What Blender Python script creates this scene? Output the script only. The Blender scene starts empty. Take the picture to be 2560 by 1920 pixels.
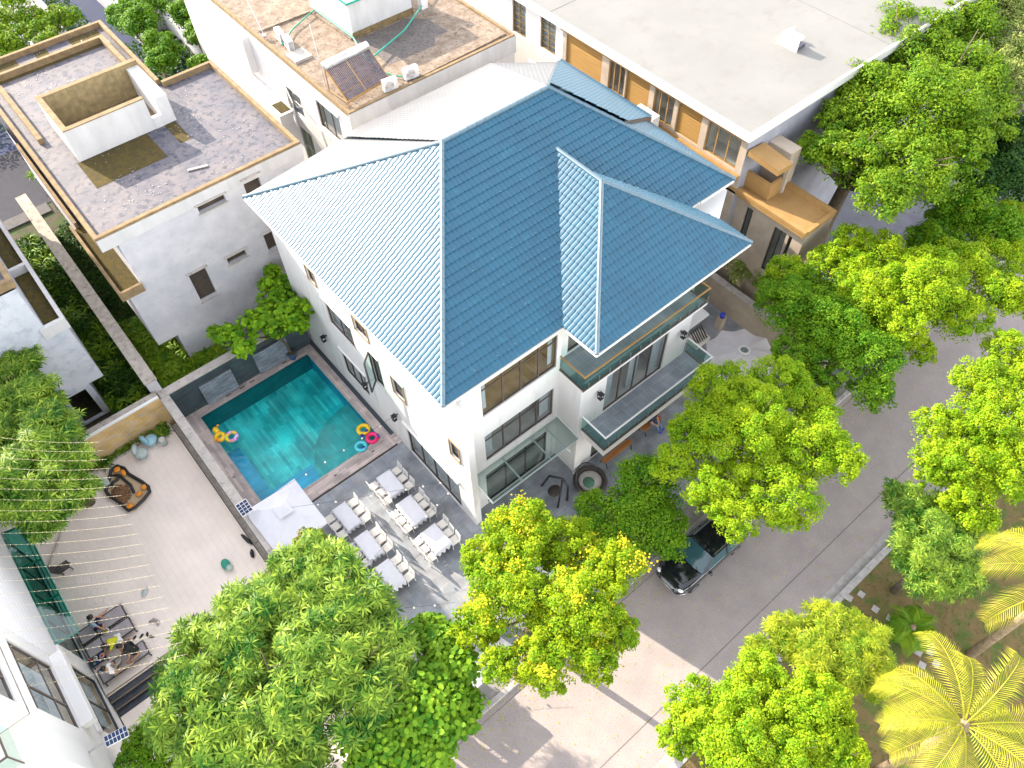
import bpy, bmesh, math, random
import numpy as np
from mathutils import Vector, Matrix
R = math.radians
random.seed(7)
SC = bpy.context.scene
COL = SC.collection
# ---------------------------------------------------------------- camera
yaw, pit, roll = R(51.17083674), R(54.28256018), R(-1.37633063)
fw = Vector((math.cos(yaw)*math.cos(pit), math.sin(yaw)*math.cos(pit), -math.sin(pit)))
r0 = Vector((math.sin(yaw), -math.cos(yaw), 0)); u0 = r0.cross(fw)
rr = math.cos(roll)*r0 + math.sin(roll)*u0; uu = -math.sin(roll)*r0 + math.cos(roll)*u0
cam = bpy.data.objects.new('camera', bpy.data.cameras.new('camera')); COL.objects.link(cam)
cam.matrix_world = Matrix(((rr.x, uu.x, -fw.x, 0), (rr.y, uu.y, -fw.y, 0), (rr.z, uu.z, -fw.z, 34), (0, 0, 0, 1)))
cam.data.sensor_width = 36; cam.data.lens = 1952.81/2560*36; cam.data.clip_end = 2000
SC.camera = cam
# ---------------------------------------------------------------- sky, sun, exposure
SUN_EL, SUN_AZ = 27.0, math.atan2(.965, -.263)      # direction towards the sun
w = bpy.data.worlds.new('World'); SC.world = w; w.use_nodes = True
nt = w.node_tree; sky = nt.nodes.new('ShaderNodeTexSky'); sky.sky_type = 'NISHITA'; sky.sun_disc = False
sky.sun_elevation = R(SUN_EL); sky.sun_rotation = math.pi/2 - SUN_AZ
sky.air_density = 1.0; sky.dust_density = .4; sky.ozone_density = 1.0
bg = nt.nodes['Background']; bg.inputs[1].default_value = .15
hz = nt.nodes.new('ShaderNodeHueSaturation'); hz.inputs['Saturation'].default_value = .36
nt.links.new(sky.outputs[0], hz.inputs['Color']); hw = nt.nodes.new('ShaderNodeMix'); hw.data_type = 'RGBA'; hw.blend_type = 'MULTIPLY'; hw.inputs[0].default_value = 1; hw.inputs[7].default_value = (1, .94, .89, 1)
nt.links.new(hz.outputs[0], hw.inputs[6]); nt.links.new(hw.outputs[2], bg.inputs[0])
sl = bpy.data.lights.new('sun', 'SUN'); sl.energy = 2.0; sl.angle = R(.5); sl.color = (1, .87, .70)
sun = bpy.data.objects.new('sun', sl); COL.objects.link(sun); sun.location = (0, 0, 60)
sd = Vector((math.cos(SUN_AZ)*math.cos(R(SUN_EL)), math.sin(SUN_AZ)*math.cos(R(SUN_EL)), math.sin(R(SUN_EL))))
sun.rotation_euler = (-sd).to_track_quat('-Z', 'Y').to_euler()
SC.view_settings.view_transform = 'Standard'; SC.view_settings.look = 'None'
SC.view_settings.exposure = 2.64; SC.view_settings.gamma = 1
SC.render.engine = 'CYCLES'
SC.cycles.max_bounces = 6; SC.cycles.diffuse_bounces = 3; SC.cycles.glossy_bounces = 3
SC.cycles.transmission_bounces = 4; SC.cycles.transparent_max_bounces = 8
SC.cycles.caustics_reflective = False; SC.cycles.caustics_refractive = False
# ---------------------------------------------------------------- materials
MATS = {}
def mat(name, c1, c2=None, rough=.7, scale=1., fac=(.35, .65), bump=0, bscale=None, metal=0, spec=.5, c3=None, s3=.3, f3=(.6, .7), coat=0, stretch=None, detail=4, ior=1.5):
    m = bpy.data.materials.new(name); m.use_nodes = True; n = m.node_tree.nodes; l = m.node_tree.links
    b = n['Principled BSDF']; b.inputs['Roughness'].default_value = rough; b.inputs['Metallic'].default_value = metal
    b.inputs['Specular IOR Level'].default_value = spec; b.inputs['Coat Weight'].default_value = coat; b.inputs['IOR'].default_value = ior
    tc = n.new('ShaderNodeTexCoord'); vec = tc.outputs['Object']
    if stretch:
        mp = n.new('ShaderNodeMapping'); mp.inputs['Scale'].default_value = stretch; l.new(vec, mp.inputs[0]); vec = mp.outputs[0]
    def noise(s, d=detail):
        t = n.new('ShaderNodeTexNoise'); t.inputs['Scale'].default_value = s; t.inputs['Detail'].default_value = d; t.inputs['Roughness'].default_value = .62
        l.new(vec, t.inputs['Vector']); return t.outputs['Fac']
    def step(src, a, c):
        t = n.new('ShaderNodeMapRange'); t.inputs['From Min'].default_value = a; t.inputs['From Max'].default_value = c; l.new(src, t.inputs['Value']); return t.outputs['Result']
    def mix(f, a, c):
        t = n.new('ShaderNodeMix'); t.data_type = 'RGBA'; l.new(f, t.inputs[0])
        for i, q in ((6, a), (7, c)):
            if isinstance(q, tuple): t.inputs[i].default_value = (*q, 1)
            else: l.new(q, t.inputs[i])
        return t.outputs[2]
    col = c1
    if c2: col = mix(step(noise(scale), *fac), c1, c2)
    if c3: col = mix(step(noise(s3, 6), *f3), col, c3)
    if isinstance(col, tuple): b.inputs['Base Color'].default_value = (*col, 1)
    else: l.new(col, b.inputs['Base Color'])
    if bump:
        t = n.new('ShaderNodeBump'); t.inputs['Strength'].default_value = 1; t.inputs['Distance'].default_value = bump
        l.new(noise(bscale or scale*8), t.inputs['Height']); l.new(t.outputs[0], b.inputs['Normal'])
    MATS[name] = m
    return m
def brick(name, c1, c2, mortar, bw, bh, ms=.01, rough=.6, rot=0, off=.5, vary=.5, bump=.004, plane='xy', ns=1.2, c3=None, spec=.5):
    m = bpy.data.materials.new(name); m.use_nodes = True; n = m.node_tree.nodes; l = m.node_tree.links
    b = n['Principled BSDF']; b.inputs['Roughness'].default_value = rough; b.inputs['Specular IOR Level'].default_value = spec
    tc = n.new('ShaderNodeTexCoord'); vec = tc.outputs['Object']
    if plane != 'xy':
        sp = n.new('ShaderNodeSeparateXYZ'); cb = n.new('ShaderNodeCombineXYZ'); l.new(vec, sp.inputs[0])
        l.new(sp.outputs['X' if plane == 'xz' else 'Y'], cb.inputs[0]); l.new(sp.outputs['Z'], cb.inputs[1]); vec = cb.outputs[0]
    mp = n.new('ShaderNodeMapping'); mp.inputs['Rotation'].default_value = (0, 0, rot); l.new(vec, mp.inputs[0])
    t = n.new('ShaderNodeTexBrick'); l.new(mp.outputs[0], t.inputs['Vector']); t.offset = off
    t.inputs['Color1'].default_value = (*c1, 1); t.inputs['Color2'].default_value = (*c2, 1); t.inputs['Mortar'].default_value = (*mortar, 1)
    t.inputs['Scale'].default_value = 1; t.inputs['Mortar Size'].default_value = ms; t.inputs['Brick Width'].default_value = bw; t.inputs['Row Height'].default_value = bh
    t.inputs['Bias'].default_value = 0
    nz = n.new('ShaderNodeTexNoise'); nz.inputs['Scale'].default_value = ns; nz.inputs['Detail'].default_value = 6; l.new(vec, nz.inputs['Vector'])
    hs = n.new('ShaderNodeHueSaturation'); mr = n.new('ShaderNodeMapRange'); mr.inputs['From Min'].default_value = .3; mr.inputs['From Max'].default_value = .7
    mr.inputs['To Min'].default_value = 1-vary*.5; mr.inputs['To Max'].default_value = 1+vary*.5
    l.new(nz.outputs['Fac'], mr.inputs['Value']); l.new(mr.outputs[0], hs.inputs['Value']); l.new(t.outputs['Color'], hs.inputs['Color'])
    l.new(hs.outputs[0], b.inputs['Base Color'])
    bp = n.new('ShaderNodeBump'); bp.inputs['Distance'].default_value = bump; bp.invert = True; l.new(t.outputs['Fac'], bp.inputs['Height']); l.new(bp.outputs[0], b.inputs['Normal'])
    MATS[name] = m; return m
def glass(name, tint, gl=.05, rough=.02):
    m = bpy.data.materials.new(name); m.use_nodes = True; n = m.node_tree.nodes; l = m.node_tree.links; n.remove(n['Principled BSDF'])
    tr = n.new('ShaderNodeBsdfTransparent'); tr.inputs[0].default_value = (*tint, 1)
    g = n.new('ShaderNodeBsdfGlossy'); g.inputs['Roughness'].default_value = rough
    lw = n.new('ShaderNodeLayerWeight'); lw.inputs[0].default_value = .5; pf = n.new('ShaderNodeMath'); pf.operation = 'POWER'; pf.inputs[1].default_value = 4; l.new(lw.outputs['Facing'], pf.inputs[0])
    fr = n.new('ShaderNodeMath'); fr.operation = 'MULTIPLY'; fr.inputs[1].default_value = .8; l.new(pf.outputs[0], fr.inputs[0])
    ad = n.new('ShaderNodeMath'); ad.operation = 'ADD'; ad.inputs[1].default_value = gl; l.new(fr.outputs[0], ad.inputs[0])
    mx = n.new('ShaderNodeMixShader'); l.new(ad.outputs[0], mx.inputs[0]); l.new(tr.outputs[0], mx.inputs[1]); l.new(g.outputs[0], mx.inputs[2])
    l.new(mx.outputs[0], n['Material Output'].inputs[0]); MATS[name] = m; return m
def leafmat(name, a, b_, trans=.35, rough=.6, pw_=1.8):
    m = bpy.data.materials.new(name); m.use_nodes = True; n = m.node_tree.nodes; l = m.node_tree.links; p = n['Principled BSDF']
    ge = n.new('ShaderNodeNewGeometry'); tc = n.new('ShaderNodeTexCoord'); nz = n.new('ShaderNodeTexNoise'); nz.inputs['Scale'].default_value = 1.1; nz.inputs['Detail'].default_value = 2
    l.new(tc.outputs['Object'], nz.inputs['Vector'])
    ma = n.new('ShaderNodeMath'); ma.operation = 'MULTIPLY_ADD'; ma.inputs[1].default_value = .75; pw = n.new('ShaderNodeMath'); pw.operation = 'POWER'; pw.inputs[1].default_value = pw_; l.new(ge.outputs['Random Per Island'], pw.inputs[0]); l.new(pw.outputs[0], ma.inputs[0])
    mr = n.new('ShaderNodeMapRange'); mr.inputs['From Min'].default_value = .35; mr.inputs['From Max'].default_value = .65; mr.inputs['To Min'].default_value = 0; mr.inputs['To Max'].default_value = .45
    l.new(nz.outputs['Fac'], mr.inputs['Value']); l.new(mr.outputs[0], ma.inputs[2])
    mx = n.new('ShaderNodeMix'); mx.data_type = 'RGBA'; l.new(ma.outputs[0], mx.inputs[0]); mx.inputs[6].default_value = (*a, 1); mx.inputs[7].default_value = (*b_, 1)
    l.new(mx.outputs[2], p.inputs['Base Color']); p.inputs['Roughness'].default_value = rough; p.inputs['Specular IOR Level'].default_value = .22
    t = n.new('ShaderNodeBsdfTranslucent'); l.new(mx.outputs[2], t.inputs[0])
    ms = n.new('ShaderNodeMixShader'); ms.inputs[0].default_value = trans; l.new(p.outputs[0], ms.inputs[1]); l.new(t.outputs[0], ms.inputs[2])
    l.new(ms.outputs[0], n['Material Output'].inputs[0]); MATS[name] = m; return m
mat('white', (.70, .68, .66), (.64, .63, .62), rough=.8, scale=.8, c3=(.47, .455, .43), s3=2.6, f3=(.56, .8), stretch=(1, 1, .12), bump=.002, bscale=30)
mat('trimwhite', (.70, .69, .67), rough=.6)
mat('agedwall', (.44, .44, .47), (.54, .53, .55), rough=.9, scale=.9, c3=(.40, .40, .42), s3=2.2, f3=(.55, .75), bump=.003, bscale=20)
mat('whitestain', (.56, .55, .545), (.47, .465, .46), rough=.9, scale=1.5, c3=(.30, .27, .22), s3=1.7, f3=(.66, .8), stretch=(1, 1, .3))
mat('parapet', (.27, .185, .09), (.15, .10, .05), rough=.9, scale=3, c3=(.25, .19, .12), s3=6, f3=(.5, .7), bump=.006, bscale=25)
mat('darkopening', (.075, .055, .04), (.045, .035, .028), rough=.9, scale=2)
mat('rust', (.22, .15, .07), (.12, .09, .05), rough=.95, scale=3, c3=(.28, .20, .05), s3=8, f3=(.5, .7))
mat('moss', (.085, .058, .006), (.045, .035, .008), rough=1, scale=5, c3=(.035, .03, .015), s3=9, f3=(.55, .65), bump=.02, bscale=20)
mat('flatroof', (.085, .085, .108), (.14, .124, .132), rough=.6, spec=.3, scale=1.0, c3=(.05, .055, .075), s3=3.0, f3=(.5, .62), bump=.006, bscale=40, detail=8)
mat('chips', (.22, .225, .24), rough=.5)
mat('drytop', (.27, .215, .165), (.17, .125, .09), rough=.95, scale=1.8, fac=(.4, .62), c3=(.10, .07, .045), s3=6, f3=(.54, .66), bump=.006, bscale=30, detail=8)
mat('palmroof', (.18, .179, .17), (.20, .199, .188), rough=.8, scale=.3, c3=(.165, .162, .152), s3=.9, f3=(.52, .75), bump=.004, bscale=20)
mat('concrete', (.42, .38, .33), (.30, .27, .23), rough=.95, scale=3, c3=(.16, .14, .12), s3=5, f3=(.55, .7), bump=.006, bscale=30)
mat('lightstone', (.46, .42, .385), (.36, .33, .305), rough=.85, scale=2.5, c3=(.20, .175, .15), s3=3.5, f3=(.56, .72), bump=.004, bscale=25)
mat('beigewood', (.36, .21, .075), (.30, .17, .055), rough=.8, scale=1.2, bump=.004, bscale=12)
mat('ochre', (.34, .19, .04), (.27, .14, .03), rough=.8, scale=2, stretch=(.4, .4, 8), bump=.006, bscale=3)
mat('beigewall', (.46, .38, .30), (.38, .31, .24), rough=.9, scale=1.3, bump=.004, bscale=14)
mat('darkframe', (.045, .040, .040), rough=.35)
mat('bronze', (.10, .075, .065), rough=.4)
mat('black', (.012, .013, .016), rough=.45)
mat('steel', (.5, .52, .54), rough=.3, metal=.9)
mat('galv', (.62, .62, .62), (.5, .5, .5), rough=.35, metal=.7, scale=4)
mat('tube', (.05, .04, .07), (.10, .08, .11), rough=.15, scale=3)
mat('brownfloor', (.60, .42, .22), (.45, .30, .14), rough=.5, scale=2)
mat('room', (.68, .62, .56), (.50, .46, .42), rough=.9, scale=.7)
mat('curtain', (.75, .75, .76), (.55, .57, .62), rough=.9, scale=3, stretch=(8, 8, .3))
mat('cloth', (.66, .66, .70), (.58, .58, .63), rough=.9, scale=2, bump=.006, bscale=6)
mat('chairwhite', (.66, .62, .56), rough=.5)
mat('canvas', (.66, .66, .72), (.60, .60, .66), rough=.9, scale=1.5, bump=.003, bscale=60)
mat('canvas_pink', (.62, .58, .60), (.56, .53, .56), rough=.9, scale=2)
mat('trunk', (.16, .12, .08), (.09, .07, .05), rough=.95, scale=6, bump=.01, bscale=18)
mat('palmtrunk', (.40, .30, .20), (.22, .16, .10), rough=.95, scale=5, bump=.02, bscale=10)
mat('soil', (.09, .065, .045), (.05, .045, .03), rough=1, scale=2, c3=(.05, .08, .02), s3=1.5, f3=(.45, .6), bump=.03, bscale=8)
mat('lawn', (.20, .13, .055), (.15, .12, .045), rough=1, scale=2.5, c3=(.09, .13, .025), s3=1.2, f3=(.47, .6), bump=.03, bscale=30, detail=8)
mat('asphalt', (.38, .33, .31), (.325, .28, .268), rough=.9, scale=.9, fac=(.35, .65), c3=(.20, .17, .17), s3=24, f3=(.55, .66), bump=.006, bscale=60, detail=8)
mat('oldroad', (.035, .035, .045), (.025, .025, .035), rough=.95, scale=5)
mat('kerb', (.46, .43, .41), (.34, .32, .31), rough=.9, scale=4, bump=.004, bscale=30)
mat('joint', (.17, .15, .145), rough=1)
mat('yardgrey', (.33, .33, .38), (.27, .27, .31), rough=.9, scale=1, bump=.004, bscale=12)
mat('orangewood', (.42, .17, .05), (.34, .13, .035), rough=.55, scale=2, stretch=(.5, 8, 8))
mat('paint', (.008, .009, .013), rough=.12, coat=1)
mat('carglass', (.03, .085, .10), rough=.05, spec=1)  # teal of the reflected sky put into the glass colour
mat('tyre', (.02, .02, .02), rough=.85)
mat('rubber_yellow', (.85, .55, .01), rough=.25); mat('rubber_pink', (.80, .02, .16), rough=.25); mat('rubber_teal', (.08, .55, .65), rough=.25)
mat('rubber_orange', (.80, .28, .02), rough=.3); mat('rubber_violet', (.28, .06, .45), rough=.3); mat('rubber_navy', (.03, .02, .30), rough=.3)
mat('rainbow', (.75, .65, .02), (.65, .05, .55), rough=.25, scale=2.2, fac=(.45, .55), c3=(.55, .6, .8), s3=2.7, f3=(.55, .6))
mat('skin', (.50, .27, .16), (.44, .23, .13), rough=.55, scale=8)
mat('hair', (.010, .008, .008), rough=.5)
mat('shirt_blue', (.32, .42, .50), (.20, .30, .36), rough=.9, scale=6); mat('shirt_yellow', (.62, .62, .02), (.45, .48, .02), rough=.9, scale=9)
mat('shirt_black', (.010, .014, .014), rough=.9); mat('shirt_white', (.72, .70, .68), rough=.9)
mat('navy', (.012, .018, .06), rough=.9); mat('khaki', (.34, .29, .22), (.26, .22, .17), rough=.9, scale=6); mat('denim', (.10, .18, .30), rough=.9)
mat('blue', (.02, .05, .45), rough=.4); mat('paleblue', (.30, .50, .58), (.20, .38, .46), rough=.6, scale=3); mat('palestone', (.42, .47, .45), (.30, .36, .34), rough=.8, scale=4)
mat('greenbag', (.03, .26, .18), rough=.8); mat('greypad', (.36, .32, .325), (.31, .275, .285), rough=.9, scale=3)
mat('orangepad', (.75, .28, .02), (.60, .20, .02), rough=.7, scale=8); mat('rubble', (.30, .14, .06), (.12, .07, .04), rough=.95, scale=5)
mat('sandbed', (.48, .36, .22), rough=.9); mat('greenpipe', (.02, .28, .20), rough=.4); mat('red', (.5, .02, .03), rough=.5)
mat('solarcell', (.012, .03, .09), rough=.12); mat('food', (.30, .16, .03), (.08, .16, .03), rough=.7, scale=20)
mat('bulb', (.85, .68, .32), rough=.4); mat('bulbclear', (.85, .85, .85), rough=.1); mat('wire', (.03, .03, .03), rough=.7); mat('wire_pale', (.40, .36, .28), rough=.7)
mat('pot', (.03, .08, .20), rough=.4); mat('rattan', (.05, .035, .03), (.025, .02, .018), rough=.7, scale=30); mat('greencushion', (.06, .14, .09), rough=.9)
mat('pinkflower', (.75, .25, .35), rough=.7)
brick('slate', (.21, .235, .265), (.26, .265, .285), (.40, .37, .34), .62, .62, .007, rough=.55, off=.5, vary=.7)
brick('balconytile', (.20,.225,.255), (.24,.26,.285), (.40,.36,.33), .62, .62, .010, rough=.55, off=.5, vary=.5)
brick('beigetile', (.80, .69, .61), (.82, .71, .63), (.73, .63, .55), .6, .3, .006, rough=.8, rot=R(90), vary=.14, ns=.6)
brick('coping', (.56, .46, .42), (.34, .29, .285), (.2, .17, .16), .9, .15, .004, rough=.7, off=.37, vary=.5)
brick('copingy', (.56, .46, .42), (.34, .29, .285), (.2, .17, .16), .9, .15, .004, rough=.7, off=.37, vary=.5, rot=R(90))
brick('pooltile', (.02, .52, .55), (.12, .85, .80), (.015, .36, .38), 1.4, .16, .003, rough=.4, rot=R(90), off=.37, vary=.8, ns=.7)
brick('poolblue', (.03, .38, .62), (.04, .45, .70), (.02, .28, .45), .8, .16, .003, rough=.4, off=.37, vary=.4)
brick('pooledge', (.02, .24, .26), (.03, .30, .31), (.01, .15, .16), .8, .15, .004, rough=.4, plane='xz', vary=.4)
brick('cladgrey', (.30, .33, .38), (.15, .18, .22), (.06, .07, .08), .4, .075, .006, rough=.7, plane='xz', off=.4, vary=.5, bump=.01)
brick('claddark', (.05, .075, .085), (.035, .05, .06), (.02, .03, .03), .5, .1, .005, rough=.7, plane='xz', vary=.5)
brick('cladyellow', (.62, .40, .10), (.58, .46, .34), (.40, .26, .10), .35, .06, .004, rough=.8, plane='xz', off=.43, vary=.4, bump=.012)
brick('wallstripe', (.78, .77, .77), (.74, .73, .74), (.55, .54, .54), 30, .34, .012, rough=.8, plane='yz', vary=.06)
brick('sidewalk', (.27, .255, .25), (.235, .22, .215), (.16, .15, .14), .5, .5, .01, rough=.9, vary=.4)
brick('wellbrown', (.26, .20, .10), (.22, .17, .08), (.18, .14, .08), .1, 9, .01, rough=.95, plane='xz', vary=.5, ns=3)
glass('glass', (.78, .84, .84), .03); glass('greenglass', (.70, .88, .84), .04); glass('canopyglass', (.55, .66, .66), .06)
leafmat('lf_mango', (.012, .10, .004), (.36, .50, .05), .25, .5, 3.3); leafmat('lf_dark', (.012, .06, .012), (.06, .14, .015)); leafmat('lf_bright', (.13, .32, .004), (.44, .55, .012), .36)
leafmat('lf_green', (.05, .20, .005), (.24, .40, .010), .36); leafmat('lf_yellow', (.12, .30, .005), (.44, .53, .010), .38); leafmat('lf_flower', (.70, .58, .02), (.62, .60, .03), .4)
leafmat('lf_round', (.035, .17, .006), (.26, .43, .02), .36); leafmat('lf_fern', (.014, .07, .006), (.07, .16, .010), .3); leafmat('lf_ferny', (.06, .18, .006), (.26, .38, .012), .35)
leafmat('lf_palm', (.24, .28, .010), (.52, .47, .05), .30, .5); leafmat('lf_mangoy', (.09,.22,.008), (.50,.54,.03), .36); leafmat('lf_mangor', (.07,.13,.010), (.28,.24,.02)); leafmat('lf_frangi', (.05,.18,.006), (.30,.52,.015), .42); leafmat('lf_lawn', (.16,.11,.03), (.14,.20,.03), .2)
leafmat('lf_pale', (.13, .23, .04), (.40, .43, .12), .34); leafmat('lf_conifer', (.03, .14, .006), (.17, .32, .010), .34)
# pool water
m = bpy.data.materials.new('water'); m.use_nodes = True; n = m.node_tree.nodes; l = m.node_tree.links; n.remove(n['Principled BSDF'])
tr = n.new('ShaderNodeBsdfTransparent'); tr.inputs[0].default_value = (.62, .97, .97, 1); g = n.new('ShaderNodeBsdfGlossy'); g.inputs['Roughness'].default_value = .03
fr = n.new('ShaderNodeFresnel'); fr.inputs[0].default_value = 1.33; nz = n.new('ShaderNodeTexNoise'); nz.inputs['Scale'].default_value = 3; tc = n.new('ShaderNodeTexCoord')
bp = n.new('ShaderNodeBump'); bp.inputs['Distance'].default_value = .02; l.new(tc.outputs['Object'], nz.inputs['Vector']); l.new(nz.outputs[0], bp.inputs['Height']); l.new(bp.outputs[0], g.inputs['Normal']); l.new(bp.outputs[0], fr.inputs['Normal'])
mx = n.new('ShaderNodeMixShader'); l.new(fr.outputs[0], mx.inputs[0]); l.new(tr.outputs[0], mx.inputs[1]); l.new(g.outputs[0], mx.inputs[2]); l.new(mx.outputs[0], n['Material Output'].inputs[0]); MATS['water'] = m
# roof tile: glossy glazed blue-grey sheet
mat('rooftile', (.0, .064, .118), (.0, .078, .140), rough=.43, scale=.7, c3=(.006, .10, .16), s3=2.2, f3=(.56, .74), ior=1.66)
mat('rearsheet', (.088, .092, .10), (.104, .108, .115), rough=.5, scale=.8, c3=(.07, .075, .083), s3=2.5, f3=(.58, .75), ior=1.6)  # rear slopes: near-white sunlit look put into a paler sheet colour
mat('roofcap', (.03, .09, .13), (.05, .11, .15), rough=.45, scale=3, ior=1.95)
mat('screw', (.30, .36, .40), rough=.5)
# ---------------------------------------------------------------- builders
OFF = {}
SPLIT = {'clamp', 'bulb', 'damp_patch', 'moss_patch', 'coping', 'ledge', 'roof_kerb', 'lintel', 'fascia', 'basin_wall', 'skimmer_grate', 'cornice', 'planter', 'parapet', 'terrace_parapet', 'wiper', 'door_handle', 'chrome_strip', 'pilaster', 'shaft_wall', 'timber_band', 'roof_edge', 'gutter', 'bonnet_crease', 'wing', 'bench', 'mould_patch', 'casing_foot', 'pier', 'planter_edge', 'handle', 'pillar'}
class MB:
    def __init__(s): s.v = []; s.f = []
    def add(s, vs, fs):
        b = len(s.v); s.v += [tuple(p) for p in vs]; s.f += [tuple(b+i for i in f) for f in fs]; return s
    def box(s, x0, y0, z0, x1, y1, z1):
        return s.add([(x0,y0,z0),(x1,y0,z0),(x1,y1,z0),(x0,y1,z0),(x0,y0,z1),(x1,y0,z1),(x1,y1,z1),(x0,y1,z1)], [(0,3,2,1),(4,5,6,7),(0,1,5,4),(1,2,6,5),(2,3,7,6),(3,0,4,7)])
    def quad(s, *p): return s.add(p, [tuple(range(len(p)))])
    def prism(s, poly, z0, z1):
        n = len(poly); return s.add([(x,y,z0) for x,y in poly]+[(x,y,z1) for x,y in poly], [tuple(range(n))[::-1], tuple(range(n,2*n))]+[(i,(i+1)%n,n+(i+1)%n,n+i) for i in range(n)])
    def beam(s, p, q, w_, h):
        p = Vector(p); q = Vector(q); d = (q-p).normalized(); up = Vector((0,0,1)) if abs(d.z) < .95 else Vector((1,0,0))
        a = d.cross(up).normalized()*w_/2; b = a.cross(d).normalized()*h/2
        return s.add([p-a-b,p+a-b,p+a+b,p-a+b,q-a-b,q+a-b,q+a+b,q-a+b], [(0,1,2,3),(7,6,5,4),(0,4,5,1),(1,5,6,2),(2,6,7,3),(3,7,4,0)])
    def tube(s, pts, r, n=6, closed=False):
        pts = [Vector(p) for p in pts]; m_ = len(pts); rs = r if isinstance(r, (list, tuple)) else [r]*m_; vs = []; prev = None
        for i, p in enumerate(pts):
            a = pts[(i-1) % m_] if (closed or i) else p; b = pts[(i+1) % m_] if (closed or i < m_-1) else p
            d = (b-a).normalized()
            if prev is None: prev = d.orthogonal().normalized()
            x = (prev-d*prev.dot(d)).normalized(); prev = x; y = d.cross(x)
            vs += [p+rs[i]*(math.cos(2*math.pi*k/n)*x+math.sin(2*math.pi*k/n)*y) for k in range(n)]
        fs = [(i*n+k, i*n+(k+1)%n, ((i+1)%m_)*n+(k+1)%n, ((i+1)%m_)*n+k) for i in range(m_ if closed else m_-1) for k in range(n)]
        if not closed: fs += [tuple(range(n))[::-1], tuple(range((m_-1)*n, m_*n))]
        return s.add(vs, fs)
    def ell(s, c, rx, ry, rz, nu=12, nv=8, zmin=-1, jit=0):
        vs = []; fs = []; t0 = math.asin(zmin)
        for j in range(nv+1):
            t = t0+(math.pi/2-t0)*j/nv
            for i in range(nu):
                a = 2*math.pi*i/nu; k = 1+random.uniform(-jit, jit)
                vs.append((c[0]+rx*k*math.cos(t)*math.cos(a), c[1]+ry*k*math.cos(t)*math.sin(a), c[2]+rz*k*math.sin(t)))
        for j in range(nv):
            for i in range(nu): fs.append((j*nu+i, j*nu+(i+1)%nu, (j+1)*nu+(i+1)%nu, (j+1)*nu+i))
        fs.append(tuple(range(nu))[::-1]); return s.add(vs, fs)
    def torus(s, c, R_, r, nu=24, nv=10, sx=1, sy=1):
        vs = []; fs = []
        for i in range(nu):
            a = 2*math.pi*i/nu
            for j in range(nv):
                b = 2*math.pi*j/nv; q = R_+r*math.cos(b); vs.append((c[0]+q*math.cos(a)*sx, c[1]+q*math.sin(a)*sy, c[2]+r*math.sin(b)))
        for i in range(nu):
            for j in range(nv): fs.append((i*nv+j, ((i+1)%nu)*nv+j, ((i+1)%nu)*nv+(j+1)%nv, i*nv+(j+1)%nv))
        return s.add(vs, fs)
    def islands(s):
        p_ = list(range(len(s.v)))
        def fd(i):
            while p_[i] != i: p_[i] = p_[p_[i]]; i = p_[i]
            return i
        for f in s.f:
            for i in f[1:]: p_[fd(i)] = fd(f[0])
        g = {}
        for f in s.f: g.setdefault(fd(f[0]), []).append(f)
        out = []
        for fs in g.values():
            ids = sorted({i for f in fs for i in f}); mp = {j: k for k, j in enumerate(ids)}; q = MB(); q.v = [s.v[j] for j in ids]; q.f = [tuple(mp[i] for i in f) for f in fs]; out.append(q)
        return out
    def build(s, name, m_, parent=None, smooth=False, bevel=0):
        if parent and name in SPLIT and not getattr(s, 'one', False):
            isl = s.islands()
            if len(isl) > 1:
                for q in isl: q.one = True; last = q.build(name, m_, parent, smooth, bevel)
                return last
        o_ = OFF.get(parent.name, Vector()) if parent else Vector()
        me = bpy.data.meshes.new(name); me.from_pydata([Vector(p)-o_ for p in s.v], [], s.f); me.update()
        me.materials.append(MATS[m_] if isinstance(m_, str) else m_)
        if smooth: me.shade_smooth()
        o = bpy.data.objects.new(name, me); COL.objects.link(o)
        if parent: o.parent = parent; OFF[o.name] = o_
        if bevel:
            b = o.modifiers.new('bevel', 'BEVEL'); b.width = bevel; b.segments = 2; b.limit_method = 'ANGLE'
        return o
def tag(o, label=None, cat=None, group=None, kind=None):
    if label: o['label'] = label
    if cat: o['category'] = cat
    if group: o['group'] = group
    if kind: o['kind'] = kind
    return o
def thing(name, label, cat, loc=(0,0,0), group=None, local=False):
    o = bpy.data.objects.new(name, None); COL.objects.link(o); o.empty_display_size = .2; o.location = loc
    OFF[o.name] = Vector() if local else Vector(loc)
    return tag(o, label, cat, group)
def copytree(o, loc, rz, label=None, parent=None):
    c = o.copy(); COL.objects.link(c)
    if parent: c.parent = parent
    else: c.location = loc; c.rotation_euler = (0, 0, rz)
    if label: c['label'] = label
    for ch in o.children: copytree(ch, None, None, None, c)
    return c
class Fr:                                   # a wall frame: origin, along-wall direction, outward normal
    def __init__(s, o, u, nrm): s.o = Vector((*o, 0)); s.u = Vector((*u, 0)); s.n = Vector((*nrm, 0))
    def P(s, a, z, d=0): return s.o+s.u*a+s.n*d+Vector((0, 0, z))
    def fb(s, mb, a0, z0, d0, a1, z1, d1):
        mb.add([s.P(a,z,d) for z in (z0,z1) for a,d in ((a0,d0),(a1,d0),(a1,d1),(a0,d1))], [(0,3,2,1),(4,5,6,7),(0,1,5,4),(1,2,6,5),(2,3,7,6),(3,0,4,7)])
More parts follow.
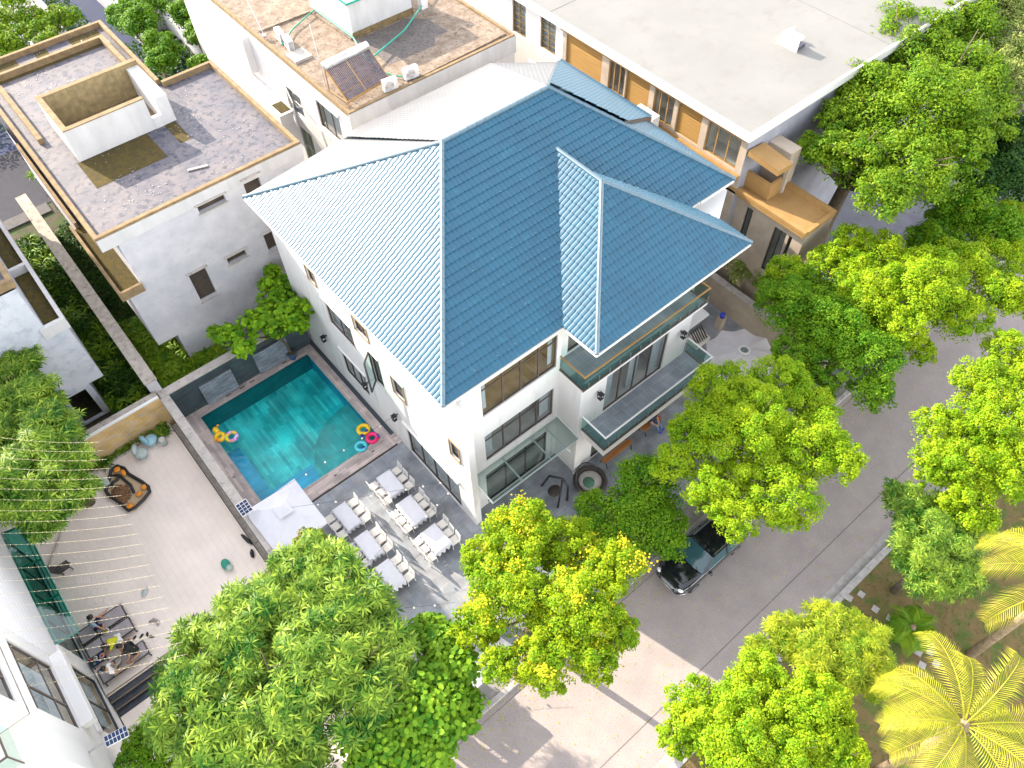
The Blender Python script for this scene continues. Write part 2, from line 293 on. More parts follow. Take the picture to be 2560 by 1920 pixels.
def facade(mb, fr, a0, a1, z0, z1, holes=(), dep=.18):
    A = sorted({a0, a1, *[h[i] for h in holes for i in (0, 1)]}); Z = sorted({z0, z1, *[h[i] for h in holes for i in (2, 3)]})
    for i in range(len(A)-1):
        for j in range(len(Z)-1):
            ca, cz = (A[i]+A[i+1])/2, (Z[j]+Z[j+1])/2
            if any(h[0] < ca < h[1] and h[2] < cz < h[3] for h in holes): continue
            mb.quad(fr.P(A[i],Z[j]), fr.P(A[i+1],Z[j]), fr.P(A[i+1],Z[j+1]), fr.P(A[i],Z[j+1]))
    for h in holes:
        c = [(h[0],h[2]),(h[1],h[2]),(h[1],h[3]),(h[0],h[3])]
        for k in range(4):
            p, q = c[k], c[(k+1)%4]; mb.quad(fr.P(*p), fr.P(*q), fr.P(*q,-dep), fr.P(*p,-dep))
def window(parent, fr, a0, a1, z0, z1, cols=(.5,), rows=(), fm='darkframe', gm='glass', curt=(), room='room', name='window', fw_=.06, sill=True, dep=1.3, label=None):
    f = MB(); d0, d1 = -.14, -.06
    for a, b, c, d in ((a0,a1,z0,z0+fw_),(a0,a1,z1-fw_,z1),(a0,a0+fw_,z0+fw_,z1-fw_),(a1-fw_,a1,z0+fw_,z1-fw_)): fr.fb(f, a, c, d0, b, d, d1)
    for c in cols: a = a0+(a1-a0)*c; fr.fb(f, a-fw_/2, z0+fw_, d0+.01, a+fw_/2, z1-fw_, d1-.01)
    for c in rows: z = z0+(z1-z0)*c; fr.fb(f, a0+fw_, z-fw_/2, d0+.02, a1-fw_, z+fw_/2, d1-.02)
    wd = f.build(name, fm, parent)
    if label: wd['label'] = label
    g = MB(); g.quad(fr.P(a0+.03,z0+.03,-.1), fr.P(a1-.03,z0+.03,-.1), fr.P(a1-.03,z1-.03,-.1), fr.P(a0+.03,z1-.03,-.1)); g.build('pane', gm, wd)
    if curt:
        c = MB()
        for p, q in curt:
            k = int(12*(q-p)*(a1-a0))+4; pts = [(a0+(a1-a0)*(p+(q-p)*i/k), -.3-.05*(i%2)) for i in range(k+1)]
            for i in range(k): c.quad(fr.P(pts[i][0],z0,pts[i][1]), fr.P(pts[i+1][0],z0,pts[i+1][1]), fr.P(pts[i+1][0],z1,pts[i+1][1]), fr.P(pts[i][0],z1,pts[i][1]))
        c.build('curtain', 'curtain', wd)
    r = MB(); D = -dep; x0, x1, y0, y1 = a0-.01, a1+.01, z0-.01, z1+.01
    for c in ([(x0,y0,-.185),(x1,y0,-.185),(x1,y0,D),(x0,y0,D)],[(x0,y1,-.185),(x1,y1,-.185),(x1,y1,D),(x0,y1,D)],[(x0,y0,-.185),(x0,y1,-.185),(x0,y1,D),(x0,y0,D)],[(x1,y0,-.185),(x1,y1,-.185),(x1,y1,D),(x1,y0,D)],[(x0,y0,D),(x1,y0,D),(x1,y1,D),(x0,y1,D)]):
        r.quad(*[fr.P(*q) for q in c])
    r.build('interior', room, wd)
    return wd
def sheet(mb, x0, y0, x1, y1, z, holes=()):
    X = sorted({x0, x1, *[h[i] for h in holes for i in (0, 2)]}); Y = sorted({y0, y1, *[h[i] for h in holes for i in (1, 3)]})
    for i in range(len(X)-1):
        for j in range(len(Y)-1):
            cx, cy = (X[i]+X[i+1])/2, (Y[j]+Y[j+1])/2
            if x0 < cx < x1 and y0 < cy < y1 and not any(h[0] < cx < h[2] and h[1] < cy < h[3] for h in holes):
                mb.quad((X[i],Y[j],z),(X[i+1],Y[j],z),(X[i+1],Y[j+1],z),(X[i],Y[j+1],z))
    return mb
def tiles(poly, parent, name='tile_sheet', lift=0, m_='rooftile', org=None, pitch=.21, row=.37, hgt=.026):
    P = [Vector(p) for p in poly]; N = (P[1]-P[0]).cross(P[2]-P[0]).normalized()
    if N.z < 0: N = -N
    U = Vector((0,0,1)).cross(N).normalized(); V = N.cross(U)
    O = Vector(org) if org else P[0]
    uv = [((p-O).dot(U), (p-O).dot(V)) for p in P]; cx = sum(p[0] for p in uv)/len(uv); cy = sum(p[1] for p in uv)/len(uv)
    u0_, u1_ = min(p[0] for p in uv), max(p[0] for p in uv); v0_, v1_ = min(p[1] for p in uv), max(p[1] for p in uv)
    s_ = pitch/8; us = np.arange(math.floor(u0_/s_), math.ceil(u1_/s_)+1)*s_
    vs = []
    for k in range(math.floor(v0_/row), math.ceil(v1_/row)+1): vs += [(k*row, .038), ((k+1)*row-.008, .0)]
    nu, nv = len(us), len(vs); bm = bmesh.new(); g = []
    ph = np.abs(np.sin(math.pi*us/pitch))**.32
    for (v, st) in vs: g.append([bm.verts.new((u, v+.035*(1-ph[i]), hgt*ph[i]+st)) for i, u in enumerate(us)])
    for j in range(nv-1):
        a, b = g[j], g[j+1]
        for i in range(nu-1): bm.faces.new((a[i], a[i+1], b[i+1], b[i]))
    for k in range(len(uv)):
        a, b = uv[k], uv[(k+1)%len(uv)]; nx, ny = b[1]-a[1], -(b[0]-a[0])
        if nx*(cx-a[0])+ny*(cy-a[1]) > 0: nx, ny = -nx, -ny
        bmesh.ops.bisect_plane(bm, geom=bm.verts[:]+bm.edges[:]+bm.faces[:], plane_co=(a[0],a[1],0), plane_no=(nx,ny,0), clear_outer=True)
    off = OFF.get(parent.name, Vector())
    T = Matrix(((U.x,V.x,N.x,O.x-off.x+N.x*lift),(U.y,V.y,N.y,O.y-off.y+N.y*lift),(U.z,V.z,N.z,O.z-off.z+N.z*lift),(0,0,0,1)))
    bm.transform(T); me = bpy.data.meshes.new(name); bm.to_mesh(me); bm.free(); me.materials.append(MATS[m_])
    o = bpy.data.objects.new(name, me); COL.objects.link(o); o.parent = parent; OFF[o.name] = off
    return o
def cap(parent, p, q, r=.10, m_='roofcap', lift=.03):
    p = Vector(p)+Vector((0,0,lift)); q = Vector(q)+Vector((0,0,lift)); d = q-p; k = max(2, int(d.length/.42)); mb = MB()
    for i in range(k): mb.tube([p+d*i/k, p+d*(i+1.04)/k], [r*1.07, r*.94], 10)
    return mb.build('ridge_cap', m_, parent, smooth=False)
# ---------------------------------------------------------------- the setting
S = dict(kind='structure')
POOL = (1.5, 20.75, 8.05, 28.0)
gm_ = sheet(MB(), -60, -40, 110, 150, -.16, [POOL]); tag(gm_.build('ground', 'soil'), **S)
far = MB(); sheet(far, -500, -500, 600, 600, -.2, [(-59, -39, 109, 149)]); tag(far.build('terrain', 'soil'), **S)
tag(sheet(MB(), -60, .85, 110, 7.0, -.12).build('road', 'asphalt'), **S)
jm = MB(); sheet(jm, -60, 2.42, 110, 2.46, -.116); sheet(jm, -60, 6.72, 110, 6.75, -.116)
tag(jm.build('road_joints', 'joint'), **S)
tag(sheet(MB(), -60, .72, 110, 1.12, -.11).build('gutter', 'kerb'), **S)
kb = MB()
x = -40.0
while x < 90:
    kb.box(x, .42, -.16, x+.985, .72, .03); kb.box(x, 7.0, -.16, x+.985, 7.22, .03); x += 1
tag(kb.build('kerb', 'kerb'), **S)
tag(MB().box(-60, 7.22, -.16, 110, 8.2, 0).build('sidewalk', 'sidewalk'), **S)
tag(MB().box(-60, -40, -.16, 110, .42, .0).build('lawn', 'lawn'), **S)
pl = MB(); sheet(pl, .82, 8.2, 27.7, 31.3, 0, [(.86, 19.9, 8.5, 28.5)])
for e in (((.82,8.2),(27.7,8.2)),): pl.quad((*e[0],-.16),(*e[1],-.16),(*e[1],0),(*e[0],0))
tag(pl.build('slate_plaza', 'slate'), **S)
# raised beige courtyard of the neighbour, steps down to its front yard
bc = MB(); bc.box(-7.85, 17.5, -.16, .12, 28.4, .45); tag(bc.build('beige_courtyard', 'beigetile'), **S)
tag(MB().box(-7.85, 8.2, -.16, .4, 16.55, 0).build('front_yard', 'beigetile'), **S)
st = MB(); st.box(-7.85, 17.17, -.16, .12, 17.497, .30); st.box(-7.85, 16.85, -.16, .12, 17.167, .15); st.box(-7.85, 16.56, -.16, .12, 16.847, .02)
tag(st.build('steps', brick('steptile', (.028,.032,.045), (.04,.045,.06), (.015,.015,.02), .6, .3, .006, rough=.5, vary=.5)), **S)
ed = MB()
for y, z in ((17.5, .45), (17.17, .30), (16.85, .15)): ed.box(-7.85, y-.02, z+.003, .12, y+.03, z+.012)
tag(ed.build('step_nosing', 'parapet'), **S)
tag(sheet(MB(), -60, 50, 3.0, 57, -.12).build('back_road', 'oldroad'), **S)
tag(sheet(MB(), 3.0, 49.5, 60, 58, -.13).build('back_lane', 'oldroad'), **S)
tag(MB().box(-60, 49.0, -.16, 1.6, 50, -.02).build('back_sidewalk', mat('oldwalk', (.10,.095,.09), (.075,.07,.07), rough=.95, scale=3)), **S)
tag(sheet(MB(), 28.0, 8.2, 60, 60, -.05).build('side_yard', 'yardgrey'), **S)
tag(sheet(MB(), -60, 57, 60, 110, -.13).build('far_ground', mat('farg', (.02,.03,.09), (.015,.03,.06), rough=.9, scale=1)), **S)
# ---------------------------------------------------------------- swimming pool
pt_ = thing('swimming_pool', 'teal tiled rectangular swimming pool with a pale stone rim beside the white house', 'swimming pool', (4.8, 24.4, 0))
x0, y0, x1, y1 = POOL; D = -1.35
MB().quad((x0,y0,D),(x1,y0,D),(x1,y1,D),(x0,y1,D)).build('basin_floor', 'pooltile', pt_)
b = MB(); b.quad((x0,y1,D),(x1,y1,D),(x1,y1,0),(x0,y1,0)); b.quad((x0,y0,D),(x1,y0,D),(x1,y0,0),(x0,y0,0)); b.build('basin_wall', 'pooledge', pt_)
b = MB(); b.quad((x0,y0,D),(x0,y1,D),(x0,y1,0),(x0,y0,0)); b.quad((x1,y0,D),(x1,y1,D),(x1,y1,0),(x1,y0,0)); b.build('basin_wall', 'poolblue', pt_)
b = MB(); b.box(x0+.002, y0+.002, D+.003, x0+.75, 25.6, -.75); b.box(x0+.752, y0+.002, D+.003, 4.6, y0+1.5, -.75); b.build('bench', 'poolblue', pt_)
arc = [(x1-.003, y0+.003)]+[(x1-3.6*math.cos(a), y0+3.4*math.sin(a)) for a in [i*math.pi/2/24 for i in range(25)]]
arc = [(max(min(px, x1-.003), x0), py+.003) for px, py in arc]
arc[0] = (x1-.003, y0+.003)
MB().prism(arc[:1]+arc[1:], D+.004, -.62).build('round_ledge', brick('ledge', (.05,.42,.42), (.09,.52,.50), (.03,.3,.3), 1.2, .16, .003, rot=R(90), vary=.6, ns=1), pt_)
wm = MB(); nx_, ny_ = 40, 44
wm.quad((x0,y0,-.09),(x1,y0,-.09),(x1,y1,-.09),(x0,y1,-.09)).build('water', 'water', pt_)
b = MB(); b.box(.86, 20.0, -.1, 1.5, 28.5, .03); b.box(8.05, 20.0, -.1, 8.5, 28.5, .03); b.build('coping', 'copingy', pt_, bevel=.01)
b = MB(); b.box(1.5, 20.0, -.1, 8.05, 20.75, .03); b.box(1.5, 28.0, -.1, 8.05, 28.5, .03); b.box(8.5, 19.92, -.1, 8.74, 20.6, .03); b.build('coping', 'coping', pt_, bevel=.01)
b = MB(); b.box(x0, y0, .028, x1, y0+.05, .04); b.box(x0, y0+.05, .028, x0+.05, y1-.05, .04); b.box(x1-.05, y0+.05, .028, x1, y1-.05, .04); b.box(x0, y1-.05, .028, x1, y1, .04); b.build('rim', 'lightstone', pt_)
b = MB()
for px, py in ((3.2,28.25),(4.0,28.22),(4.6,28.25),(6.6,28.25)): b.box(px, py, .03, px+.3, py+.06, .05)
for px, py in ((5.0,20.4),(1.1,23.6),(1.15,21.5),(3.1,20.35),(7.2,20.35)): b.box(px, py, .03, px+.14, py+.07, .05)
b.build('skimmer_grate', 'bronze', pt_)
tag(MB().box(8.5, 20.6, -.1, 8.72, 31.2, .012).build('drain_strip', 'claddark'), **S)
# pool walls
t = thing('pool_wall', 'cream capped garden wall behind the pool with grey stone cladding panels', 'wall', (4.5, 28.7, 0))
MB().box(.84, 28.5, 0, 8.6, 28.93, 2.15).build('wall', 'claddark', t)
MB().box(.45, 28.48, 2.152, 8.62, 28.97, 2.24).build('coping', 'lightstone', t, bevel=.01)
for a, c in ((2.25, 4.05), (5.35, 7.3)): MB().box(a, 28.32, .1, c, 28.497, 1.72).build('cladding_panel', 'cladgrey', t)
t = thing('boundary_wall', 'long white capped wall between the pool and the beige courtyard', 'wall', (.6, 24, 0))
MB().box(.42, 17.4, -.1, .84, 28.48, 2.15).build('wall', 'whitestain', t)
MB().box(.40, 17.38, 2.152, .86, 28.46, 2.24).build('coping', 'lightstone', t, bevel=.01)
b = MB(); b.box(.16, 18.2, .4, .19, 28.0, .75); b.box(.19, 18.2, .4, .40, 28.0, .6)
b.build('planter_edge', 'concrete', t)
t = thing('cladding_wall', 'wall faced with yellow split stone closing the beige courtyard', 'wall', (-4, 28.6, 0))
MB().box(-11, 28.4, 0, .40, 28.75, 2.45).build('wall', 'cladyellow', t)
MB().box(-11, 28.36, 2.452, .38, 28.5, 2.53).build('coping', 'trimwhite', t)
MB().box(-11, 28.5, 2.452, .38, 28.85, 2.50).build('top', 'concrete', t)
b = MB(); pts = [(-7.6,24.6),(-5.2,27.4),(-3.7,28.0),(-2.0,28.1),(-.7,28.12),(.1,27.7)]
b.tube([(px, py, .5) for px, py in pts], .05, 6); tag(b.build('border_kerb', 'lightstone'), 'pale curved kerb between the courtyard paving and the planting by the yellow stone wall', 'kerb')
t = thing('concrete_wall', 'tall weathered concrete wall running between two planted side gardens', 'wall', (.5, 37, 0))
MB().box(.22, 28.97, -.16, .76, 47, 3.0).build('wall', 'agedwall', t); MB().box(.17, 28.99, 3.002, .81, 47.05, 3.08).build('top', 'concrete', t, bevel=.01)
t = thing('plot_wall', 'grey rendered wall with a cream top on the far side of the white house', 'wall', (27.8, 14, 0))
MB().box(27.7, 8.6, -.1, 27.95, 31, 1.8).build('wall', 'beigewall', t); MB().box(27.66, 8.58, 1.802, 28.1, 31, 1.88).build('top', 'lightstone', t)
# ---------------------------------------------------------------- main house
H = thing('white_house', 'three storey white house with a blue tiled hip roof beside the pool', 'house', (16, 20, 0))
L = Fr((8.75, 29.0), (0, -1), (-1, 0))       # left facade; a = 29 - y
def ly(y): return 29.0-y
wl = [(ly(24.9), ly(22.6), 4.9, 6.6), (ly(24.7), ly(22.45), 1.1, 3.0), (ly(21.15), ly(20.4), 4.0, 6.3), (ly(19.4), ly(18.5), 5.0, 6.3), (ly(21.95), ly(20.85), 7.15, 8.1), (ly(15.15), ly(14.5), 4.95, 6.15), (ly(25.9), ly(25.2), 7.2, 8.2), (ly(19.1), ly(14.9), .1, 2.7)]
F1 = Fr((8.75, 14.35), (1, 0), (0, -1))      # front facade, a = x - 8.75
fx = lambda x: x-8.75
wf = [(fx(10.0), fx(14.0), 7.42, 9.6), (fx(10.0), fx(13.92), 3.85, 5.95), (fx(9.9), fx(13.6), .05, 2.75)]
B1 = Fr((14.2, 12.95), (1, 0), (0, -1))      # projecting block
bx_ = lambda x: x-14.2
wb = [(bx_(15.75), bx_(19.65), 3.76, 6.75), (bx_(15.3), bx_(20.4), .03, 3.0)]
B2 = Fr((14.2, 14.75), (1, 0), (0, -1)); w2 = [(.8, 5.6, 7.1, 9.4)]
B3 = Fr((21.2, 15.6), (1, 0), (0, -1))
m_ = MB()
facade(m_, L, 0, ly(13.82), 0, 10.0, wl); facade(m_, F1, 0, fx(14.2), 0, 10.05, wf)
facade(m_, B1, 0, 7.0, 0, 6.9, wb); facade(m_, B2, 0, 7.0, 6.9, 10.05, w2)
m_.quad((14.2,12.95,0),(14.2,14.35,0),(14.2,14.35,6.9),(14.2,12.95,6.9)); m_.quad((14.2,14.35,6.9),(14.2,14.75,6.9),(14.2,14.75,10.05),(14.2,14.35,10.05))
m_.quad((21.2,12.95,0),(21.2,15.6,0),(21.2,15.6,6.9),(21.2,12.95,6.9)); m_.quad((21.2,14.75,6.9),(21.2,15.6,6.9),(21.2,15.6,10.4),(21.2,14.75,10.4))
facade(m_, B3, 0, 3.8, 0, 10.5, [(1, 2.6, 3.9, 6), (1, 2.6, 7.4, 9.4)])
m_.quad((25,15.6,0),(25,29,0),(25,29,10.4),(25,15.6,10.4)); m_.quad((8.75,29,0),(25,29,0),(25,29,10.05),(8.75,29,10.05))
m_.build('wall', 'white', H)
b = MB(); b.box(8.752, 13.8, 0, 9.08, 14.348, 9.9); b.build('pilaster', 'white', H, bevel=.01)
b = MB(); b.box(14.1, 12.85, 0, 14.55, 12.948, 3.3); b.build('pilaster', 'white', H, bevel=.01)
b = MB(); b.box(8.35, 14.4, 9.9, 8.748, 29.1, 10.0); b.box(8.9, 14.2, 9.9, 14.1, 14.348, 10.0); b.build('cornice', 'trimwhite', H)
b = MB(); b.quad((8.2,14.25,10.02),(23.4,14.25,10.02),(25.3,15.4,10.02),(26.1,21,10.02),(26.1,28,10.02),(23.3,30.1,10.02),(13.9,30,10.02),(8.2,29.3,10.02)); b.quad((14.15,12.36,10.03),(23.3,12.36,10.03),(23.3,14.24,10.03),(14.15,14.24,10.03)); b.build('soffit', 'trimwhite', H)
for h, c, r_, cu in zip(wl, ((.5,),(.33,.66),(),(),(.5,),(),(),(.25,.5,.75)), ((),(),(),(),(),(),(),()), (((0,.35),),((0,.5),),(),(),(),((.1,.9),),(),((0,.9),))):
    window(H, L, *h, cols=c, rows=r_, curt=cu, fm='bronze' if h[3] > 6.2 and h[2] > 4.5 else 'darkframe')
window(H, F1, *wf[0], cols=(.28, .52, .76), rows=(.78,), fm='bronze', room='brownfloor', curt=((0,.1),(.93,1)), dep=2.2)
window(H, F1, *wf[1], cols=(.27, .52, .76), rows=(.74,), fm='bronze', curt=((0,.16),(.85,1)), room='room', dep=2)
window(H, F1, *wf[2], cols=(.33, .66), rows=(.8,), fm='darkframe', name='glass_door')
window(H, B1, *wb[0], cols=(.25, .5, .75), fm='bronze', name='sliding_door', curt=((0,.2),(.45,.62),(.84,1)), dep=1.3)
window(H, B1, *wb[1], cols=(.2, .4, .6, .8), rows=(.8,), name='glass_door')
window(H, B2, *w2[0], cols=(.25, .5, .75), name='sliding_door')
for h in ((1, 2.6, 3.9, 6), (1, 2.6, 7.4, 9.4)): window(H, B3, *h, cols=(.5,), curt=((0, 1),))
b = MB()                                       # white lintel ledges over the windows
for h in wl[:4]: L.fb(b, h[0]-.12, h[3]+.1, .001, h[1]+.12, h[3]+.18, .08)
L.fb(b, wl[7][0]-.1, wl[7][3]+.05, .001, wl[7][1]+.1, wl[7][3]+.14, .14)
b.build('lintel', 'trimwhite', H, bevel=.01)
fr_ = MB()
for h in (wl[4], wl[5], wl[6], wl[3]):
    for a, c, z, e in ((h[0]-.05,h[0],h[2]-.05,h[3]+.05),(h[1],h[1]+.05,h[2]-.05,h[3]+.05),(h[0],h[1],h[2]-.05,h[2]),(h[0],h[1],h[3],h[3]+.05)): L.fb(fr_, a, z, .001, c, e, .05)
fr_.build('window_surround', mat('ochreframe', (.30,.22,.12), rough=.6), H)
cs = MB(); hx = ly(21.15)                       # opened casement sash
q = [L.P(hx, 4.05, .02), L.P(hx+.45, 4.05, .55), L.P(hx+.45, 6.25, .55), L.P(hx, 6.25, .02)]
for i in range(4): cs.beam(q[i], q[(i+1)%4], .07, .07)
cs = cs.build('casement', 'darkframe', H); g = MB(); g.quad(*q); g.build('pane', 'greenglass', cs)
# wall lanterns
def lantern(P_, n_):
    P_ = Vector(P_); n_ = Vector(n_); b = MB(); b.beam(P_, P_+n_*.2+Vector((0,0,.05)), .05, .05); c = P_+n_*.22
    for dx in (-.09, .09):
        for dy in (-.09, .09): b.beam(c+Vector((dx,dy,-.28)), c+Vector((dx,dy,.02)), .025, .025)
    b.box(c.x-.12, c.y-.12, c.z+.02, c.x+.12, c.y+.12, c.z+.06); b.box(c.x-.1, c.y-.1, c.z-.30, c.x+.1, c.y+.1, c.z-.27)
    o = b.build('wall_lamp', 'black', H); MB().ell((c.x,c.y,c.z-.14), .05, .05, .08, 8, 5).build('lamp_glass', 'bulbclear', o, True)
for y, z in ((26.0, 2.9), (22.2, 2.75), (19.65, 2.85)): lantern((8.74, y, z), (-1, 0, 0))
for x_, z in ((15.2, 6.0), (20.5, 6.0)): lantern((x_, 12.94, z), (0, -1, 0))
# balconies
def balcony(x0, x1, y0, y1, zt, th, over=0, rh=1.0, railmat='trimwhite'):
    s_ = MB(); s_.box(x0, y0, zt-th, x1, y1, zt-.01); o = s_.build('balcony', 'trimwhite', H)
    MB().quad((x0+.12,y0+.12,zt-.004),(x1-.12,y0+.12,zt-.004),(x1-.12,y1,zt-.004),(x0+.12,y1,zt-.004)).build('floor_tiles', 'balconytile', o)
    k = MB()
    for a in ((x0,y0,x1,y0+.09),(x0,y0+.09,x0+.09,y1),(x1-.09,y0+.09,x1,y1)): k.box(a[0],a[1],zt-.008,a[2],a[3],zt+.05)
    k.build('kerb', 'bronze', o)
    g = MB(); i = .045; g.box(x0+i,y0+i,zt+.08,x1-i,y0+i+.015,zt+rh-.05); g.box(x0+i,y0+i+.02,zt+.08,x0+i+.015,y1,zt+rh-.05); g.box(x1-i-.015,y0+i+.02,zt+.08,x1-i,y1,zt+rh-.05); g.build('glass_panel', 'greenglass', o)
    r_ = MB(); c = .045; r_.beam((x0,y0+c,zt+rh),(x1,y0+c,zt+rh),.07,.05); r_.beam((x0+c,y0+.09,zt+rh),(x0+c,y1,zt+rh),.07,.05); r_.beam((x1-c,y0+.09,zt+rh),(x1-c,y1,zt+rh),.07,.05)
    r_.build('rail', railmat, o)
    p = MB()
    xx = x0+.3
    while xx < x1: p.box(xx, y0+.02, zt+.05, xx+.04, y0+.04, zt+.35); xx += .62
    p.build('clamp', 'steel', o)
balcony(14.38, 21.4, 11.42, 12.94, 3.75, .42)
balcony(14.15, 21.9, 12.80, 14.74, 7.05, .14, rh=.95, railmat='beigewood')
# glass entrance canopy
cn = MB(); z0c, z1c = 3.42, 3.28
for x_ in (9.1, 10.8, 12.5, 14.18): cn.beam((x_, 14.34, z0c), (x_, 12.82, z1c), .06, .08)
cn.beam((9.08, 12.85, z1c), (14.2, 12.85, z1c), .06, .08); cn.beam((9.08, 14.3, z0c), (14.2, 14.3, z0c), .06, .08)
cn = cn.build('glass_canopy', 'trimwhite', H)
MB().quad((9.12,14.3,z0c+.05),(14.16,14.3,z0c+.05),(14.16,12.8,z1c+.05),(9.12,12.8,z1c+.05)).build('glass_panel', 'canopyglass', cn)
b = MB(); b.beam((13.45,12.6,3.2),(13.45,14.3,3.2),.05,.05); b.quad((22.2,14.0,3.3),(24.3,14.0,3.3),(24.3,14.9,3.35),(22.2,14.9,3.35)); 
for p, q in (((22.2,14,3.3),(24.35,14,3.3)),((24.35,14,3.3),(24.35,15.0,3.35)),((22.2,14,3.3),(22.2,15,3.35))): b.beam(p, q, .09, .08)
b.build('side_awning', 'trimwhite', H)
# roof
A_=(8.13,14.19,10.2); G_=(14.5,22.13,14.2); K_=(20.2,22.13,14.2); Bk=(8.16,29.38,10.2); F_=(25.4,15.25,10.734)
Rr=(26.2,27.9,10.2); Q_=(13.9,30.1,10.13); S_=(23.4,30.2,10.17)
RF = MB(); RF.quad(A_,(18.7,14.19,10.2),(18.7,15.25,10.73),F_,K_,G_); RF.quad(A_,G_,Bk); RF.quad(G_,K_,S_,Q_); RF.quad(Bk,G_,Q_); RF.quad(K_,Rr,S_); RF.quad(K_,F_,(26.2,21.3,10.2),Rr)
rf = RF.build('roof', 'roofcap', H)
rf.location.z -= .04
tl = lambda *a, **k: tiles(*a, **k)
tl([A_,G_,Bk], rf); tl([A_,(18.75,14.19,10.2),(18.75,22.13,14.2),G_], rf, org=A_)
tl([(18.75,15.25,10.734),F_,K_,(18.75,22.13,14.2)], rf, org=(8.13,14.19,10.2))
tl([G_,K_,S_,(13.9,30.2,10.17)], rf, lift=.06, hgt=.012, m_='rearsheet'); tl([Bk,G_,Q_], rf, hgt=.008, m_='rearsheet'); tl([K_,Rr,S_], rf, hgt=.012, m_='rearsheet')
tl([K_,(25.4,22.1,10.73),F_], rf); tl([K_,Rr,(26.35,21.3,10.1),(22.3,19.35,12.8)], rf, lift=.2)
W0=(18.74,19.89,13.03); W1=(18.72,17.15,13.03); D_=(14.13,12.3,10.2); E_=(23.36,12.4,10.2); C_=(14.08,14.19,10.17)
tl([D_,C_,W0,W1], rf, lift=.03); tl([E_,W1,W0,(22.5,15.25,10.73),(23.38,14.6,10.2)], rf, lift=.03); tl([D_,E_,W1], rf, lift=.03)
sc_ = MB()
for i_ in range(15):
    for j_ in range(8):
        x_ = 8.9+i_*1.05+random.uniform(-.12,.12)+.2*(j_%2); y_ = 14.6+j_*.98
        if x_-8.13 > .80*(y_-14.19)+.2 and x_ < 25.2-.76*(y_-15.2) and not (13.7+.82*(y_-14.19) < x_ < 23.8-.85*(y_-14.6) and y_ < 20.3): sc_.ell((x_, y_, 10.2+(y_-14.19)*.504+.055), .02, .02, .01, 6, 3, 0)
tag(sc_.build('roof_screws', 'screw', rf), kind='stuff')
for p, q in ((A_,G_),(G_,K_),(K_,F_),(W0,W1),(W1,D_),(W1,E_)): cap(rf, p, q)
cap(rf, Bk, G_, .09); cap(rf, K_, Rr, .10)
fa = MB()
for p, q in ((A_,C_),(A_,Bk),(D_,E_),(D_,C_),(E_,(23.38,14.6,10.2)),((23.2,15.25,10.73),F_),(F_,(25.4,21.2,10.73)),(Bk,Q_),(Q_,S_)):
    fa.beam(Vector(p)-Vector((0,0,.10)), Vector(q)-Vector((0,0,.10)), .05, .15)
fa.build('fascia', 'trimwhite', rf)
fa = MB(); fa.beam((22.3,19.4,12.85),(26.35,21.28,10.15),.06,.3); fa.beam((26.35,21.3,10.1),(26.2,27.9,10.15),.05,.2); fa.beam((23.2,14.6,10.05),(22.5,15.3,10.5),.05,.1); fa.build('fascia', 'bronze', rf)
# ---------------------------------------------------------------- neighbour with the flat mouldy roof
def flat_house_wall(x0, x1): pass
N = thing('flat_roof_house', 'unpainted grey house beyond the pool, its stained flat roof holding an open shaft', 'house', (6, 36, 0))
FN = Fr((0, 31.45), (1, 0), (0, -1))
hn = [(4.75, 5.65, 3.75, 5.8), (6.8, 7.85, 5.1, 5.65), (6.5, 7.9, 8.75, 9.25), (8.95, 9.8, 8.3, 9.45), (9.0, 10.2, 4.6, 5.9), (11, 12, 2.6, 4)]
m_ = MB(); facade(m_, FN, 2.6, 12.3, 2.5, 9.7, hn, .22); facade(m_, FN, 1.85, 2.6, 2.5, 6.3, (), .2); facade(m_, FN, 2.9, 12.3, 0, 2.5)
m_.quad((1.85,31.45,2.5),(1.85,48.7,2.5),(1.85,48.7,6.3),(1.85,31.45,6.3)); m_.quad((2.6,31.45,6.3),(2.6,48.7,6.3),(2.6,48.7,9.7),(2.6,31.45,9.7))
m_.quad((2.9,31.45,0),(2.9,48.7,0),(2.9,48.7,2.5),(2.9,31.45,2.5)); m_.quad((1.85,31.45,2.5),(2.9,31.45,2.5),(2.9,48.7,2.5),(1.85,48.7,2.5))
m_.quad((12.3,31.45,0),(12.3,40.7,0),(12.3,40.7,9.7),(12.3,31.45,9.7)); m_.quad((9.3,40.7,0),(12.3,40.7,0),(12.3,40.7,9.7),(9.3,40.7,9.7)); m_.quad((9.3,40.7,0),(9.3,48.7,0),(9.3,48.7,9.7),(9.3,40.7,9.7)); m_.quad((1.85,48.7,0),(9.3,48.7,0),(9.3,48.7,9.7),(1.85,48.7,9.7))
m_.build('wall', 'agedwall', N)
for h in hn:
    r_ = MB(); FN.fb(r_, h[0], h[2], -.9, h[1], h[3], -.215); r_ = r_.build('window', 'darkopening', N)
    s_ = MB(); FN.fb(s_, h[0]-.12, h[3], .001, h[1]+.12, h[3]+.07, .14); FN.fb(s_, h[0]-.08, h[2]-.07, .001, h[1]+.08, h[2], .08); s_.build('ledge', 'lightstone', r_)
poly = [(1.85,31.45),(12.3,31.45),(12.3,40.75),(9.35,40.75),(9.35,48.75),(1.85,48.75)]
rN = MB(); rN.prism(poly, 9.45, 9.7); rN = rN.build('roof', 'flatroof', N)
